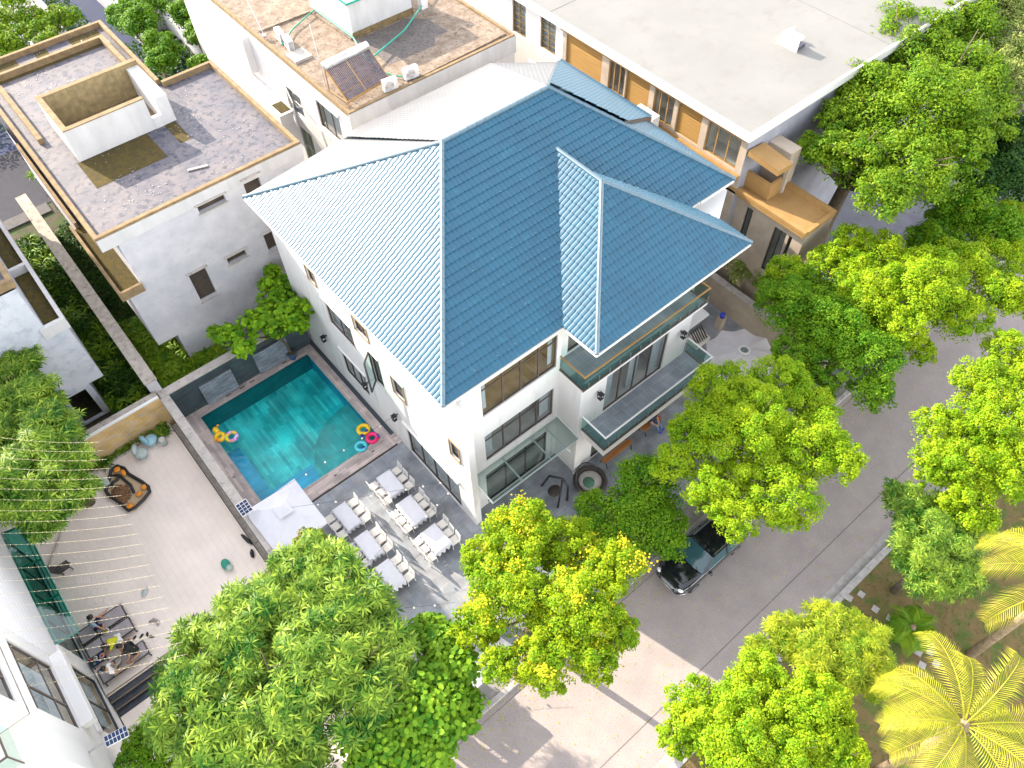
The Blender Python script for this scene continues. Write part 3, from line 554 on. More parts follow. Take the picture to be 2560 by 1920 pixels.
def rim(par, poly, z0, z1, w_, m1='parapet', name='parapet', skip=()):
    b = MB(); n_ = len(poly)
    for i in range(n_):
        if i in skip: continue
        p = Vector((*poly[i],0)); q = Vector((*poly[(i+1)%n_],0)); d = (q-p).normalized(); nn = Vector((-d.y,d.x,0))*w_
        q2 = q-d*.001; p = p+d*(w_+.001); b.add([(*(v_).xy, z) for z in (z0,z1) for v_ in (p, q2, q2+nn, p+nn)], [(0,3,2,1),(4,5,6,7),(0,1,5,4),(1,2,6,5),(2,3,7,6),(3,0,4,7)])
    return b.build(name, m1, par)
rim(rN, [(1.83,31.43),(12.32,31.43),(12.32,40.77),(9.37,40.77),(9.37,48.77),(1.83,48.77)], 9.55, 10.0, .2)
b = MB(); b.box(1.86, 31.40, 9.2, 12.34, 31.428, 9.86); b.build('render_band', 'whitestain', rN)
b = MB(); b.box(2.05, 46.9, 9.7, 8.8, 47.12, 10.05); b.box(8.55, 43.5, 9.7, 8.8, 46.9, 10.05); b.box(2.5, 40.1, 9.7, 2.75, 46, 10.0); b.build('parapet', 'parapet', rN)
b = MB(); b.box(3.5, 37.5, 9.701, 3.72, 41.1, 11.4); b.box(3.72, 37.5, 9.701, 7.5, 37.72, 11.4); b.box(8.0, 37.5, 9.701, 8.6, 40.85, 11.2); b.box(7.5, 37.48, 9.701, 8.0, 37.7, 10.3)
sh_ = b.build('shaft_wall', 'whitestain', rN); b = MB(); b.box(3.72, 40.86, 9.701, 8.62, 41.1, 11.4); b.build('shaft_wall', 'wellbrown', rN)
b = MB(); b.box(3.48, 37.48, 11.402, 3.74, 41.12, 11.46); b.box(3.74, 37.48, 11.402, 7.5, 37.74, 11.46); b.box(3.74, 40.84, 11.402, 8.64, 41.12, 11.46); b.build('shaft_cap', 'parapet', rN)
b = MB(); sheet(b, 3.74, 37.74, 7.98, 40.84, 9.706); b.build('shaft_floor', 'rust', rN)
b = MB(); sheet(b, 3.35, 35.05, 6.95, 37.48, 9.706); sheet(b, 7.9, 35.6, 8.5, 37.46, 9.706); sheet(b, 2.1, 46.6, 8.5, 46.88, 9.706); b.build('damp_patch', 'moss', rN)
b = MB()
for a, c in ((2.1, 4.2), (5.2, 5.9), (7.2, 8.9)): sheet(b, a, 47.5, c, 48.5, 9.708)
b.build('moss_patch', 'moss', rN)
tr_ = MB(); tr_.box(1.5, 31.35, 6.3, 2.62, 37.5, 6.42)
tr_.build('planter_floor', 'moss', N); b = MB(); b.box(1.48, 31.3, 6.25, 1.62, 37.5, 6.75); b.box(1.62, 31.3, 6.25, 2.64, 31.44, 6.75); b.box(1.75, 37.5, 6.25, 1.9, 46, 6.75); b.build('planter', 'parapet', N)
b = MB()
rnd = random.Random(3)
for _ in range(1500):
    px, py = rnd.uniform(2.1, 12.1), rnd.uniform(31.8, 48.5)
    c_ = math.sin(px*1.3+1.7)+math.sin(py*1.1+px*.6)+math.sin(py*2.3-px*1.9)*.6
    if c_ < .25 or (px > 9.1 and py > 40.5) or (3.3 < px < 8.8 and 37.3 < py < 41.3): continue
    s_ = rnd.uniform(.02, .055); a = rnd.uniform(0, 3); b.quad(*[(px+s_*math.cos(a+k*1.57)*rnd.uniform(.6,1), py+s_*math.sin(a+k*1.57), 9.712+rnd.uniform(0,.02)) for k in range(4)])
tag(b.build('paint_flakes', 'chips', rN), kind='stuff')
pk = MB(); pk.beam((7.2,33.4,9.75),(8.1,33.1,9.75),.12,.05); tag(pk.build('plank', 'lightstone'), 'short white plank lying on the mouldy flat roof', 'plank')
# ---------------------------------------------------------------- its twin at the left edge
N2 = thing('grey_house', 'unpainted pale grey house with narrow roof planters at the left edge of the view', 'house', (-7, 36, 0))
m_ = MB(); FN2 = Fr((0, 31.45), (1, 0), (0, -1)); facade(m_, FN2, -14, -1.95, 2.5, 9.7); facade(m_, FN2, -1.95, -1.15, 2.5, 6.3); facade(m_, FN2, -14, -1.9, 0, 2.5, [(-3.2, -2.2, .1, 2.3)])
m_.quad((-1.15,31.45,2.5),(-1.15,48,2.5),(-1.15,48,6.3),(-1.15,31.45,6.3)); m_.quad((-1.95,31.45,6.3),(-1.95,48,6.3),(-1.95,48,9.7),(-1.95,31.45,9.7)); m_.quad((-1.9,31.45,0),(-1.9,48,0),(-1.9,48,2.5),(-1.9,31.45,2.5)); m_.quad((-1.9,31.45,2.5),(-1.15,31.45,2.5),(-1.15,48,2.5),(-1.9,48,2.5)); m_.quad((-14,48,0),(-1.9,48,0),(-1.9,48,9.7),(-14,48,9.7)); m_.quad((-14,31.45,0),(-14,48,0),(-14,48,9.7),(-14,31.45,9.7))
m_.build('wall', mat('agedblue', (.46,.49,.54), (.55,.57,.61), rough=.9, scale=.8, c3=(.36,.39,.44), s3=2, f3=(.5,.7), bump=.003, bscale=20), N2)
r2 = MB().prism([(-14,31.45),(-1.85,31.45),(-1.85,48),(-14,48)], 9.45, 9.7).build('roof', 'flatroof', N2)
rim(r2, [(-14,31.43),(-1.8,31.43),(-1.8,48),(-14,48)], 9.55, 10.0, .22)
MB().box(-7, 35.5, 9.7, -2.05, 47.9, 13.9).build('shadow_block', 'agedwall', N2)  # unseen block added to throw shade over the left tables
b = MB(); b.box(-1.2, 31.35, 6.3, -1.02, 48, 6.95); b.box(-2.2, 31.35, 6.3, -1.2, 31.55, 6.95); b.box(-2.0, 36.0, 6.3, -1.2, 36.2, 6.95); b.build('planter', 'whitestain', N2)
b = MB(); b.box(-1.93, 31.55, 6.3, -1.2, 47.9, 6.5); b.build('planter_soil', 'moss', N2)
# ---------------------------------------------------------------- white neighbour with tanks and air conditioners
W_ = thing('old_white_house', 'white house whose dirty brown flat roof carries a solar heater and a tank room', 'house', (20, 38, 0))
X0, X1, Y0, Y1, ZR = 15.35, 26.3, 31.7, 52, 10.0
FW = Fr((X0, Y1), (0, -1), (-1, 0)); fy = lambda y: Y1-y
hw = [(fy(35.4), fy(33.0), 7.3, 9.2), (fy(39.0), fy(37.4), 6.4, 8.0), (fy(38.6), fy(37.2), 2.8, 5.6)]
m_ = MB(); facade(m_, FW, 0, fy(Y0), 0, ZR-.25, hw); m_.quad((X0,Y0,0),(X1,Y0,0),(X1,Y0,9.75),(X0,Y0,9.75)); m_.quad((X1,Y0,0),(X1,Y1,0),(X1,Y1,9.75),(X1,Y0,9.75)); m_.quad((X0,Y1,0),(X1,Y1,0),(X1,Y1,9.75),(X0,Y1,9.75))
m_.build('wall', 'white', W_)
window(W_, FW, *hw[0], cols=(.22, .6), curt=((0, .95),), fm='bronze'); window(W_, FW, *hw[1], cols=(), rows=(.5,), curt=((0,.6),), fm='galv'); window(W_, FW, *hw[2], cols=(.5,), rows=(.5,), fm='galv', gm='greenglass')
b = MB(); FW.fb(b, hw[0][0]-.15, hw[0][3]+.02, .001, hw[0][1]+.15, hw[0][3]+.12, .15); FW.fb(b, hw[0][0]-.15, hw[0][2]-.14, .001, hw[0][1]+.15, hw[0][2]-.02, .2); b.build('lintel', 'trimwhite', W_)
q = [FW.P(hw[1][0], 6.45, .03), FW.P(hw[1][1], 6.45, .6), FW.P(hw[1][1], 7.9, .5), FW.P(hw[1][0], 7.9, .03)]
cs = MB(); [cs.beam(q[i], q[(i+1)%4], .06, .06) for i in range(4)]; cs.build('casement', 'galv', W_)
b = MB(); b.box(14.35, 38.6, 5.9, X0-.002, 48, 6.6); b.build('ledge_box', 'white', W_); b = MB(); b.box(14.55, 38.8, 6.602, 15.2, 39.9, 6.62); b.build('planter_soil', 'moss', W_)
b = MB(); b.box(14.9, 42.5, 7.2, X0-.002, 46, 9.4); b.build('bay', 'white', W_)
rW = MB().box(X0, Y0, ZR-.25, X1, Y1, ZR-.05).build('roof', 'drytop', W_); rim(rW, [(X0-.02,Y0-.02),(X1+.02,Y0-.02),(X1+.02,Y1),(X0-.02,Y1)], ZR-.23, ZR+.06, .16, 'parapet')
b = MB(); b.box(X0-.05, Y0-.06, 9.0, X1+.05, Y0-.022, ZR-.02); b.build('fascia', 'whitestain', rW)
b = MB(); b.beam((15.7,41.6,ZR-.02),(19.2,41.5,ZR-.02),.25,.14); b.beam((19.1,41.5,ZR-.02),(19.3,37.4,ZR-.02),.3,.16); b.beam((20.0,32.0,ZR),(26,32.2,ZR),.2,.1); b.build('roof_kerb', 'drytop', rW)
tk = thing('tank_room', 'small white stained room with a pale metal roof on top of the dirty brown flat roof', 'rooftop room', (21.3, 39.5, ZR))
MB().box(19.35, 37.4, ZR-.05, 23.4, 42, 12.1).build('wall', 'whitestain', tk)
b = MB()
for i in range(24): x_ = 19.15+i*.185; b.add([(x_,37.1,12.15),(x_+.09,37.1,12.2),(x_+.185,37.1,12.15),(x_,42.2,12.25),(x_+.09,42.2,12.3),(x_+.185,42.2,12.25)], [(0,1,4,3),(1,2,5,4)])
b.build('roof', 'galv', tk); b = MB(); b.beam((19.15,37.1,12.12),(23.6,37.1,12.12),.08,.12); b.beam((19.15,37.1,12.12),(19.15,42.2,12.2),.08,.12); b.build('gutter', 'greenpipe', tk)
b = MB(); b.box(19.32, 37.34, ZR-.04, 23.43, 37.398, ZR+.3); b.build('damp_band', 'rust', tk)
vp = MB(); vp.box(24.0, 37.3, ZR-.05, 24.45, 37.7, 11.6); vp.box(23.95, 37.25, 11.602, 24.5, 37.75, 11.68); tag(vp.build('vent_chimney', 'white', None, bevel=.02), 'slim white vent chimney standing right of the rooftop tank room', 'chimney')
dp = MB(); dp.quad((19.4,34,ZR-.043),(22.4,33.9,ZR-.043),(22.9,34.6,ZR-.043),(23.8,34.5,ZR-.043),(23.7,36.3,ZR-.043),(22.8,37.2,ZR-.043),(19.5,37.2,ZR-.043)); dp.build('damp_shadow_area', mat('damp_shadow_grey', (.15,.13,.12), (.11,.095,.09), rough=.9, scale=2, c3=(.07,.06,.055), s3=7, f3=(.5,.65)), rW)  # cast shadow painted onto the roof together with damp
# pipes
b = MB(); b.tube([(15.9,39.3,10.1),(17.2,40.3,10.12),(19.2,41.2,10.15)], .04); b.tube([(19.2,41.2,10.15),(19.25,37.2,10.15),(18.4,34.4,10.3)], .045); b.tube([(18.6,34.6,10.3),(21.8,35.9,10.2),(26,38.6,10.2)], .05); b.tube([(18.4,34.3,11.3),(18.5,34,10.1),(18.9,32.9,10.08),(19.3,32.3,10.1),(19.5,32.1,10.2)], .04)
tag(b.build('water_pipe', 'greenpipe'), 'green plastic water pipes crossing the dirty brown flat roof', 'pipe')
# solar water heater
sh = thing('solar_water_heater', 'solar water heater with dark tubes and a long silver tank on the brown roof', 'solar heater', (17, 33.2, ZR))
MB().tube([(15.62,34.1,11.35),(15.68,34.1,11.35),(18.42,34.25,11.35),(18.48,34.25,11.35)], [.12,.24,.24,.12], 16).build('tank', 'galv', sh, True)
b = MB()
for i in range(30):
    f_ = i/29; xa = 15.75+f_*2.6; b.tube([(xa,33.95+.14*f_,11.25),(xa-.02,32.2+.3*f_,10.35)], .036, 6)
b.build('vacuum_tubes', 'tube', sh)
b = MB(); P0, P1, P2, P3 = Vector((15.68,33.9,11.2)), Vector((18.4,34.1,11.2)), Vector((18.38,32.5,10.32)), Vector((15.64,32.15,10.32))
for p, q in ((P3,P2),(P0,P3),(P1,P2)): b.beam(p, q, .07, .09)
for k in (.25, .5, .75): b.beam(P0.lerp(P3,k)+Vector((0,0,.05)), P1.lerp(P2,k)+Vector((0,0,.05)), .02, .02)
b.beam(P0.lerp(P1,.45)+Vector((0,0,.06)), P3.lerp(P2,.45)+Vector((0,0,.06)), .04, .03)
for p in (P0, P1): b.beam(p+Vector((0,.2,0)), (p.x, p.y+.2, ZR-.05), .05, .05)
for p in (P2, P3): b.beam(p, (p.x, p.y, ZR-.05), .05, .05)
b.beam((15.68,34.1,10),(15.64,32.15,10.3),.04,.04); b.build('frame', 'beigewood', sh)
def ac(x_, y_, z, rz, label):
    t = thing('air_conditioner', label, 'air conditioner', (0,0,0), 'rooftop air conditioner units', local=True)
    MB().box(-.4,-.16,.06,.4,.16,.66).build('casing', 'trimwhite', t, bevel=.015)
    b = MB()
    for r_ in (.06,.12,.18,.23): b.torus((0,0,0), r_, .008, 20, 4)
    for k in range(8): b.beam((.05*math.cos(k*.785),.05*math.sin(k*.785),0),(.23*math.cos(k*.785),.23*math.sin(k*.785),0),.006,.006)
    b.v = [(v[0]-.08, -.17-v[2], v[1]+.36) for v in b.v]; b.build('fan_grille', 'steel', t)
    b = MB(); b.tube([(-.08,-.161,.36),(-.08,-.163,.36)], .22, 20); b.build('fan', 'room', t)
    b = MB(); [b.box(.402,-.13,.12+k*.05,.408,.13,.14+k*.05) for k in range(10)]; [b.box(sx-.03,-.16,0,sx+.03,.16,.06) for sx in (-.3,.3)]; b.build('louvre', 'darkframe', t)
    t.location = (x_, y_, z); t.rotation_euler = (0, 0, rz); return t
ac(16.15, 38.9, ZR-.05, R(-98), 'white air conditioner unit nearest the roof edge, left of the solar heater'); ac(16.2, 39.9, ZR-.05, R(-98), 'white air conditioner unit behind its pair, left of the solar heater')
ac(18.15, 32.05, ZR-.05, R(-8), 'white air conditioner unit touching the lower corner of the solar heater'); ac(19.6, 32.2, ZR-.05, R(-8), 'white air conditioner unit on the brown roof, rightmost of the four')
tag(MB().box(15.62, 37.35, ZR-.05, 16.65, 38.4, ZR+.1).build('roof_hatch', 'lightstone'), 'flat square concrete slab in front of the two left air conditioners', 'slab')
tag(MB().tube([(15.8,34.6,ZR-.05),(16.3,36,12.6)], .018).build('antenna', 'steel'), 'thin metal antenna rod leaning on the brown roof beside the solar heater', 'antenna')
an = MB(); an.tube([(15.6,40.5,ZR-.05),(15.9,43,12.2)], .02); an.ell((15.6,40.6,10.2), .12, .12, .12); tag(an.build('mast', 'galv'), 'thin white mast beside the two left air conditioners on the brown roof', 'mast')
# ---------------------------------------------------------------- large pale roofed building and its ochre wing
P_ = thing('louvred_building', 'long building with a wide plain pale roof and ochre louvre panels below it', 'building', (45, 40, 0))
XF = 28.4; FP = Fr((XF, 75), (0, -1), (-1, 0)); fp = lambda y: 75-y
hp = [(fp(34.4), fp(33.2), 8.3, 10.3), (fp(31.9), fp(30.6), 8.4, 10.3)]
op = [(29.7, 26.85, 'o'), (26.3, 25.1, 'd'), (25.0, 23.3, 'o'), (22.95, 21.55, 'd'), (21.3, 19.7, 'o'), (19.3, 17.2, 'd')]
ho = [(fp(a), fp(c), 8.45, 10.35) for a, c, k in op]
m_ = MB(); facade(m_, FP, 0, fp(30), 0, 10.6, hp); m_.build('wall', 'white', P_)
m_ = MB(); facade(m_, FP, fp(30), fp(16.8), 0, 10.6, ho, .3); m_.build('wall', 'beigewall', P_)
m_ = MB(); m_.quad((XF,16.8,0),(75,16.8,0),(75,16.8,10.6),(XF,16.8,10.6)); m_.quad((75,16.8,0),(75,75,0),(75,75,10.6),(75,16.8,10.6)); m_.quad((XF,75,0),(75,75,0),(75,75,10.6),(XF,75,10.6)); m_.build('wall', 'yardgrey', P_)
for h in hp: window(P_, FP, *h, cols=(.5,), rows=(.2,.4,.6,.8), fm='rust', curt=((0,1),), fw_=.08)
for h, (a, c, k) in zip(ho, op):
    if k == 'o':
        b = MB(); n_ = 13
        for i in range(n_): z = h[2]+(h[3]-h[2])*(i+.5)/n_; b.add([FP.P(h[0],z+.06,-.16),FP.P(h[1],z+.06,-.16),FP.P(h[1],z-.07,-.06),FP.P(h[0],z-.07,-.06)], [(0,1,2,3)])
        b.build('louvre_panel', 'ochre', P_)
    else: window(P_, FP, *h, cols=(.3,.65), fm='beigewood', dep=1.2)
b = MB(); FP.fb(b, fp(30), 10.36, .001, fp(16.85), 10.58, .22); FP.fb(b, fp(30), 8.1, .001, fp(16.85), 8.3, .18); b.build('timber_band', 'beigewood', P_)
b = MB(); FP.fb(b, fp(29), 7.6, .001, fp(17.5), 8.098, .75); b.build('ledge', 'white', P_)
b = MB(); FP.fb(b, fp(23.6), 8.1, .2, fp(22.2), 9.0, .7); b.build('hood', 'trimwhite', P_)
rP = MB().box(28.15, 16.7, 10.6, 75, 75, 10.9).build('roof', 'palmroof', P_)
b = MB(); b.box(28.05, 16.6, 10.55, 28.148, 75, 11.0); b.box(28.15, 16.58, 10.55, 75, 16.698, 11.0); b.build('roof_edge', 'trimwhite', rP)
b = MB(); [b.box(x_, 16.9, 10.902, x_+.015, 75, 10.906) for x_ in (39.5,)]; [b.box(28.3, y_, 10.907, 75, y_+.02, 10.911) for y_ in (31,)]; b.build('seam', mat('seamgrey', (.11,.11,.105), rough=.8), rP)
vv_ = thing('roof_vent', 'white roof vent with a dark opening near the middle of the pale roof', 'roof vent', (37.6, 20.5, 10.9))
hv = MB(); hv.box(35.2,19.6,10.9,35.3,20.6,11.5); hv.box(35.2,20.6,10.9,36.2,20.7,11.5); hv.box(35.2,19.6,11.5,35.7,20.7,11.58); hv.box(36.1,20,10.9,36.2,20.6,11.3); hv.build('hood', 'trimwhite', vv_); MB().box(35.32,19.65,10.91,36.0,20.5,11.1).build('duct', 'tube', vv_)
for i, (px, py) in enumerate(((41.0,25.0),(45,31),(36.6,30.5))):
    b = MB(); b.ell((px,py,10.95), .25,.12,.14, jit=.2); b.ell((px+.35,py-.3,10.95), .2,.16,.16, jit=.2); tag(b.build('roof_rubble', 'tube'), ('two small dark lumps on the pale roof left of the big tree', 'small dark lump at the top edge of the pale roof', 'dark scrap near the upper left of the pale roof')[i], 'rubble')
OW = thing('ochre_wing', 'ochre stuccoed lower wing with a flat terrace and tall dark windows', 'building', (29.5, 15, 0))
XO = 28.75; FO = Fr((XO, 17.4), (0, -1), (-1, 0)); fo = lambda y: 17.4-y
hh = [(fo(17.3), fo(16.8), 3.5, 6.5), (fo(16.1), fo(15.7), 3.5, 6.6), (fo(14.3), fo(13.55), 3.5, 6.5), (fo(13.4), fo(13.2), 3.5, 6.5)]
m_ = MB(); facade(m_, FO, 0, fo(12.6), 0, 7.1, hh); m_.quad((XO,12.6,0),(31,12.6,0),(31,12.6,7.1),(XO,12.6,7.1)); m_.quad((31,12.6,0),(31,16.7,0),(31,16.7,7.1),(31,12.6,7.1)); m_.build('wall', 'beigewall', OW)
for h in hh: window(OW, FO, *h, cols=(.5,) if h[1]-h[0] > .6 else (), dep=.9)
b = MB(); b.box(28.4, 12.5, 7.1, 30.9, 17.6, 7.32); b.build('terrace_slab', 'beigewood', OW, bevel=.04); b = MB(); b.box(28.38, 12.5, 7.322, 28.65, 17.6, 7.5); b.box(30.6, 12.5, 7.322, 30.9, 15.4, 7.5); b.box(28.65, 12.5, 7.322, 30.6, 12.7, 7.4); b.build('terrace_parapet', 'beigewood', OW)
b = MB(); b.box(29.0, 15.3, 7.322, 29.15, 17.3, 8.3); b.box(29.15, 15.3, 7.322, 29.9, 15.45, 8.3); b.build('planter', 'beigewood', OW); b = MB(); b.box(30.0,15.2,7.322,30.2,15.4,9.2); b.box(30.2,15.42,7.322,31,16.78,9.5); b.build('pier', 'beigewall', OW)
b = MB(); b.quad((28.4,16.7,9.9),(28.5,14.9,9.7),(29.6,14.9,9.6),(29.6,16.7,9.8)); b.v += [(a,c,d-.3) for a,c,d in b.v[:4]]; b.f += [(4,7,6,5),(0,1,5,4),(1,2,6,5),(2,3,7,6),(3,0,4,7)]; b.build('awning_slab', 'beigewood', OW)
# ---------------------------------------------------------------- white house at the lower left
B_ = thing('corner_house', 'white house with tall windows facing the beige courtyard, at the lower left corner', 'house', (-10, 20, 0))
FB = Fr((-7.9, 32), (0, -1), (1, 0)); fb_ = lambda y: 32-y
hb = [(fb_(18.4), fb_(15.15), .5, 3.15), (fb_(17.5), fb_(14.6), 5.0, 8.25), (fb_(25.3), fb_(19.3), .5, 3.0)]
m_ = MB(); facade(m_, FB, 0, fb_(12.7), 0, 8.8, hb); m_.quad((-7.9,12.7,0),(-20,12.7,0),(-20,12.7,8.8),(-7.9,12.7,8.8)); m_.build('wall', 'white', B_)
m_ = MB(); FB2 = Fr((-7.93, 32), (0, -1), (1, 0)); h3 = [(fb_(16.5), fb_(14.45), 9.3, 11.5)]; facade(m_, FB2, 0, fb_(14.2), 8.8, 12.3, h3); m_.quad((-7.93,14.2,8.8),(-20,14.2,8.8),(-20,14.2,12.3),(-7.93,14.2,12.3)); m_.build('wall', 'white', B_)
m_ = MB(); m_.box(-20, 14.2, 12.3, -7.93, 32, 12.5); m_.build('roof', 'palmroof', B_); m_ = MB(); m_.box(-20,12.72,8.6,-7.92,14.19,8.78); m_.build('terrace', 'beigetile', B_)
m_ = MB(); FB.fb(m_, fb_(31), 3.6, .001, fb_(18.1), 8.3, .02); m_.build('tiled_facing', 'wallstripe', B_)
window(B_, FB, *hb[0], cols=(.5,), rows=(.72,), curt=((.05,.7),), name='glass_door', dep=1.6, room='brownfloor'); window(B_, FB, *hb[1], cols=(.62,), rows=(.3,.84), fm='bronze', curt=((.12,.8),), dep=1.6, room='brownfloor', fw_=.08)
window(B_, FB, *hb[2], cols=(.25,.5,.75), name='glass_door', dep=1.6); window(B_, FB2, *h3[0], cols=(.5,), fm='bronze', curt=((.1,.9),))
b = MB(); FB.fb(b, fb_(17.9), 4.55, .001, fb_(14.75), 4.95, .45); FB.fb(b, fb_(18.05), 8.3, .001, fb_(12.7), 8.85, .06); FB.fb(b, fb_(19.0), 3.2, .001, fb_(14.9), 3.6, .1); b.build('ledge', 'trimwhite', B_, bevel=.02)
g = MB(); g.beam((-8.5,12.8,9.8),(-8.95,12.8,9.8),.05,.05)
bal = MB(); bal.beam((-8.55,12.9,9.75),(-9.6,12.9,9.75),.05,.06); bal.beam((-8.55,12.9,9.75),(-8.55,14.1,9.75),.05,.06); bal.beam((-8.55,12.9,8.8),(-8.55,12.9,9.75),.04,.04); bal = bal.build('balustrade', 'bronze', B_)
g = MB(); g.quad((-8.55,12.9,8.85),(-12,12.9,8.85),(-12,12.9,9.7),(-8.55,12.9,9.7)); g.quad((-8.55,12.9,8.85),(-8.55,14.15,8.85),(-8.55,14.15,9.7),(-8.55,12.9,9.7)); g.build('glass_panel', 'greenglass', bal)
# green glass canopy over the courtyard doors
c = MB(); ZC = 3.25
for p, q in (((-7.88,19.1,3.5),(-7.88,25.2,3.5)),((-7.05,19.15,ZC),(-7.05,25.2,ZC)),((-7.88,19.1,3.5),(-7.05,19.15,ZC)),((-7.88,21.1,3.5),(-7.05,21.15,ZC)),((-7.88,23.1,3.5),(-7.05,23.15,ZC)),((-7.88,25.2,3.5),(-7.05,25.2,ZC))): c.beam(p, q, .07, .07)
c = c.build('glass_canopy', mat('greensteel', (.10,.32,.26), rough=.4), B_)
g = MB(); g.quad((-7.88,19.1,3.56),(-7.03,19.1,ZC+.05),(-7.03,25.22,ZC+.05),(-7.88,25.22,3.56)); g.build('glass_panel', glass('canopygreen', (.12,.50,.42), .10, .06), c)
# solar street lamp and camera on its facade
s_ = thing('solar_lamp', 'solar street lamp with a grid of dark cells on a bracket of the corner house', 'street lamp', (-7.9, 13.9, 5))
MB().beam((-7.9,13.55,5.4),(-7.3,13.25,6.0),.06,.06).build('arm', 'galv', s_)
b = MB(); c0 = Vector((-6.75,13.15,6.1)); 
for s1 in (0, 1): pass
b.add([(-7.2,13.0,6.02),(-6.45,12.82,6.12),(-6.38,13.16,6.2),(-7.13,13.34,6.1),(-7.2,13.0,6.06),(-6.45,12.82,6.16),(-6.38,13.16,6.24),(-7.13,13.34,6.14)], [(0,3,2,1),(4,5,6,7),(0,1,5,4),(1,2,6,5),(2,3,7,6),(3,0,4,7)]); b.build('panel', 'trimwhite', s_)
b = MB(); a0, a1, a3 = Vector((-7.2,13.0,6.066)), Vector((-6.45,12.82,6.166)), Vector((-7.13,13.34,6.146))
for i in range(6):
    for j in range(2):
        u1, u2 = (i+.08)/6, (i+.94)/6; v1, v2 = (j+.06)/2, (j+.94)/2; P2_ = lambda u, v: a0+(a1-a0)*u+(a3-a0)*v; b.quad(P2_(u1,v1),P2_(u2,v1),P2_(u2,v2),P2_(u1,v2))
b.build('cells', 'solarcell', s_)
b = MB(); b.tube([(-7.88,13.2,3.5),(-7.6,13.1,3.6)], .03); b.tube([(-7.6,13.1,3.6),(-7.35,12.95,3.5)], .06, 8); tag(b.build('security_camera', 'trimwhite'), 'small white security camera on the wall below the solar street lamp', 'camera')
s_ = thing('solar_flood_lamp', 'small solar panel lamp on a pole at the pool wall beside the square parasol', 'lamp', (.6, 19.9, 2.2))
MB().tube([(.62,19.8,2.2),(.62,19.8,3.0)], .03).build('pole', 'galv', s_)
b = MB(); b.add([(.4,19.5,3.0),(.95,19.5,3.0),(.95,20.1,3.2),(.4,20.1,3.2),(.4,19.5,3.04),(.95,19.5,3.04),(.95,20.1,3.24),(.4,20.1,3.24)], [(0,3,2,1),(4,5,6,7),(0,1,5,4),(1,2,6,5),(2,3,7,6),(3,0,4,7)]); b.build('panel', 'trimwhite', s_)
b = MB()
for i in range(3):
    for j in range(4): u1, v1 = .43+i*.17, 19.53+j*.14; b.quad((u1,v1,3.045+(v1-19.5)/3),(u1+.15,v1,3.045+(v1-19.5)/3),(u1+.15,v1+.12,3.045+(v1-19.38)/3),(u1,v1+.12,3.045+(v1-19.38)/3))
b.build('cells', 'solarcell', s_)
# far buildings beyond the back lane
f1 = thing('far_white_building', 'pale boxy building seen between the trees at the top left corner', 'building', (6, 63, 0)); MB().box(7.3, 63.6, 0, 9.7, 78, 3).build('wall', 'agedwall', f1); MB().box(7.2, 63.5, 3.002, 9.8, 78, 3.12).build('roof', 'palmroof', f1)
f2 = thing('far_grey_building', 'low grey building behind the trees near the top edge', 'building', (18, 66, 0)); MB().box(15.5, 62, 0, 23, 72, 3).build('wall', 'agedwall', f2); MB().box(15.4, 61.9, 3.002, 23.1, 72, 3.15).build('roof', 'flatroof', f2)
f3 = MB().box(14.35, 60.5, -.1, 14.75, 75, 2.2).build('garden_wall', 'agedwall'); tag(f3, 'pale low wall beyond the back lane beside the shaded blue ground', 'wall')
f4 = MB().box(16.3, 56, -.1, 16.6, 61.8, 2.5).build('garden_wall', 'agedwall'); tag(f4, 'narrow grey wall between the trees at the top edge', 'wall')
for i, (x_, y_, w_, d_, z_) in enumerate(((52, 12, 12, 20, 3.5), (70, 10, 20, 30, 6))):
    f = thing('far_house', ('low pale flat roof behind the dark tree at the right edge', 'pale roof in the top right corner behind the trees')[i], 'house', (x_, y_, 0)); MB().box(x_, y_, 0, x_+w_, y_+d_, z_).build('wall', 'agedwall', f); MB().box(x_-.2, y_-.2, z_+.002, x_+w_, y_+d_, z_+.2).build('roof', 'palmroof', f)
# street front fence (its pierced panels throw the shadow on the road)
fe = thing('street_fence', 'low pierced fence along the pavement under the mango tree', 'fence', (-2, 8, 0)); b = MB()
b.box(-7, 8.0, 0, 4.12, 8.06, .5); b.box(-7, 8.0, 1.5, 4.12, 8.06, 1.72); x_ = -7
while x_ < 4.0: b.box(x_, 8.0, .5, x_+.42, 8.05, 1.5); x_ += .56
b.build('panel', 'trimwhite', fe)
gp = MB(); gp.box(4.12, 7.95, 0, 4.42, 8.25, 1.7); gp.build('post', 'white', fe)
sg = thing('name_stand', 'white standing sign board under the yellow flowering tree', 'sign', (6.5, 9.5, 0)); MB().box(6.1,9.5,.2,6.9,9.56,1.5).build('board', 'trimwhite', sg, bevel=.02); MB().box(6.2,9.3,0,6.8,9.75,.2).build('base', 'darkframe', sg)
OR2 = ['nearest the kerb','second from the kerb','third from the kerb','fourth from the kerb','fifth from the kerb','sixth from the kerb','seventh from the kerb','eighth from the kerb','ninth from the kerb','second from the palm','nearest the big palm']
for i, (px, py) in enumerate(((19.2,.3),(19.75,.05),(19.65,-.75),(19.8,-1.4),(19.8,-2.05),(19.35,-2.4),(19.9,-2.65),(19.45,-3.05),(19.85,-3.35),(19.1,-3.45),(19.6,-3.8))):
    s_ = MB(); a = .2+.1*math.sin(i*5); s_.prism([(px+.2*math.cos(a+k*1.571+.785), py+.2*math.sin(a+k*1.571+.785)) for k in range(4)], 0, .035); tag(s_.build('stepping_stone', 'kerb'), 'square grey stepping stone in the brown lawn, '+OR2[i], 'paving stone', 'stepping stones across the lawn')
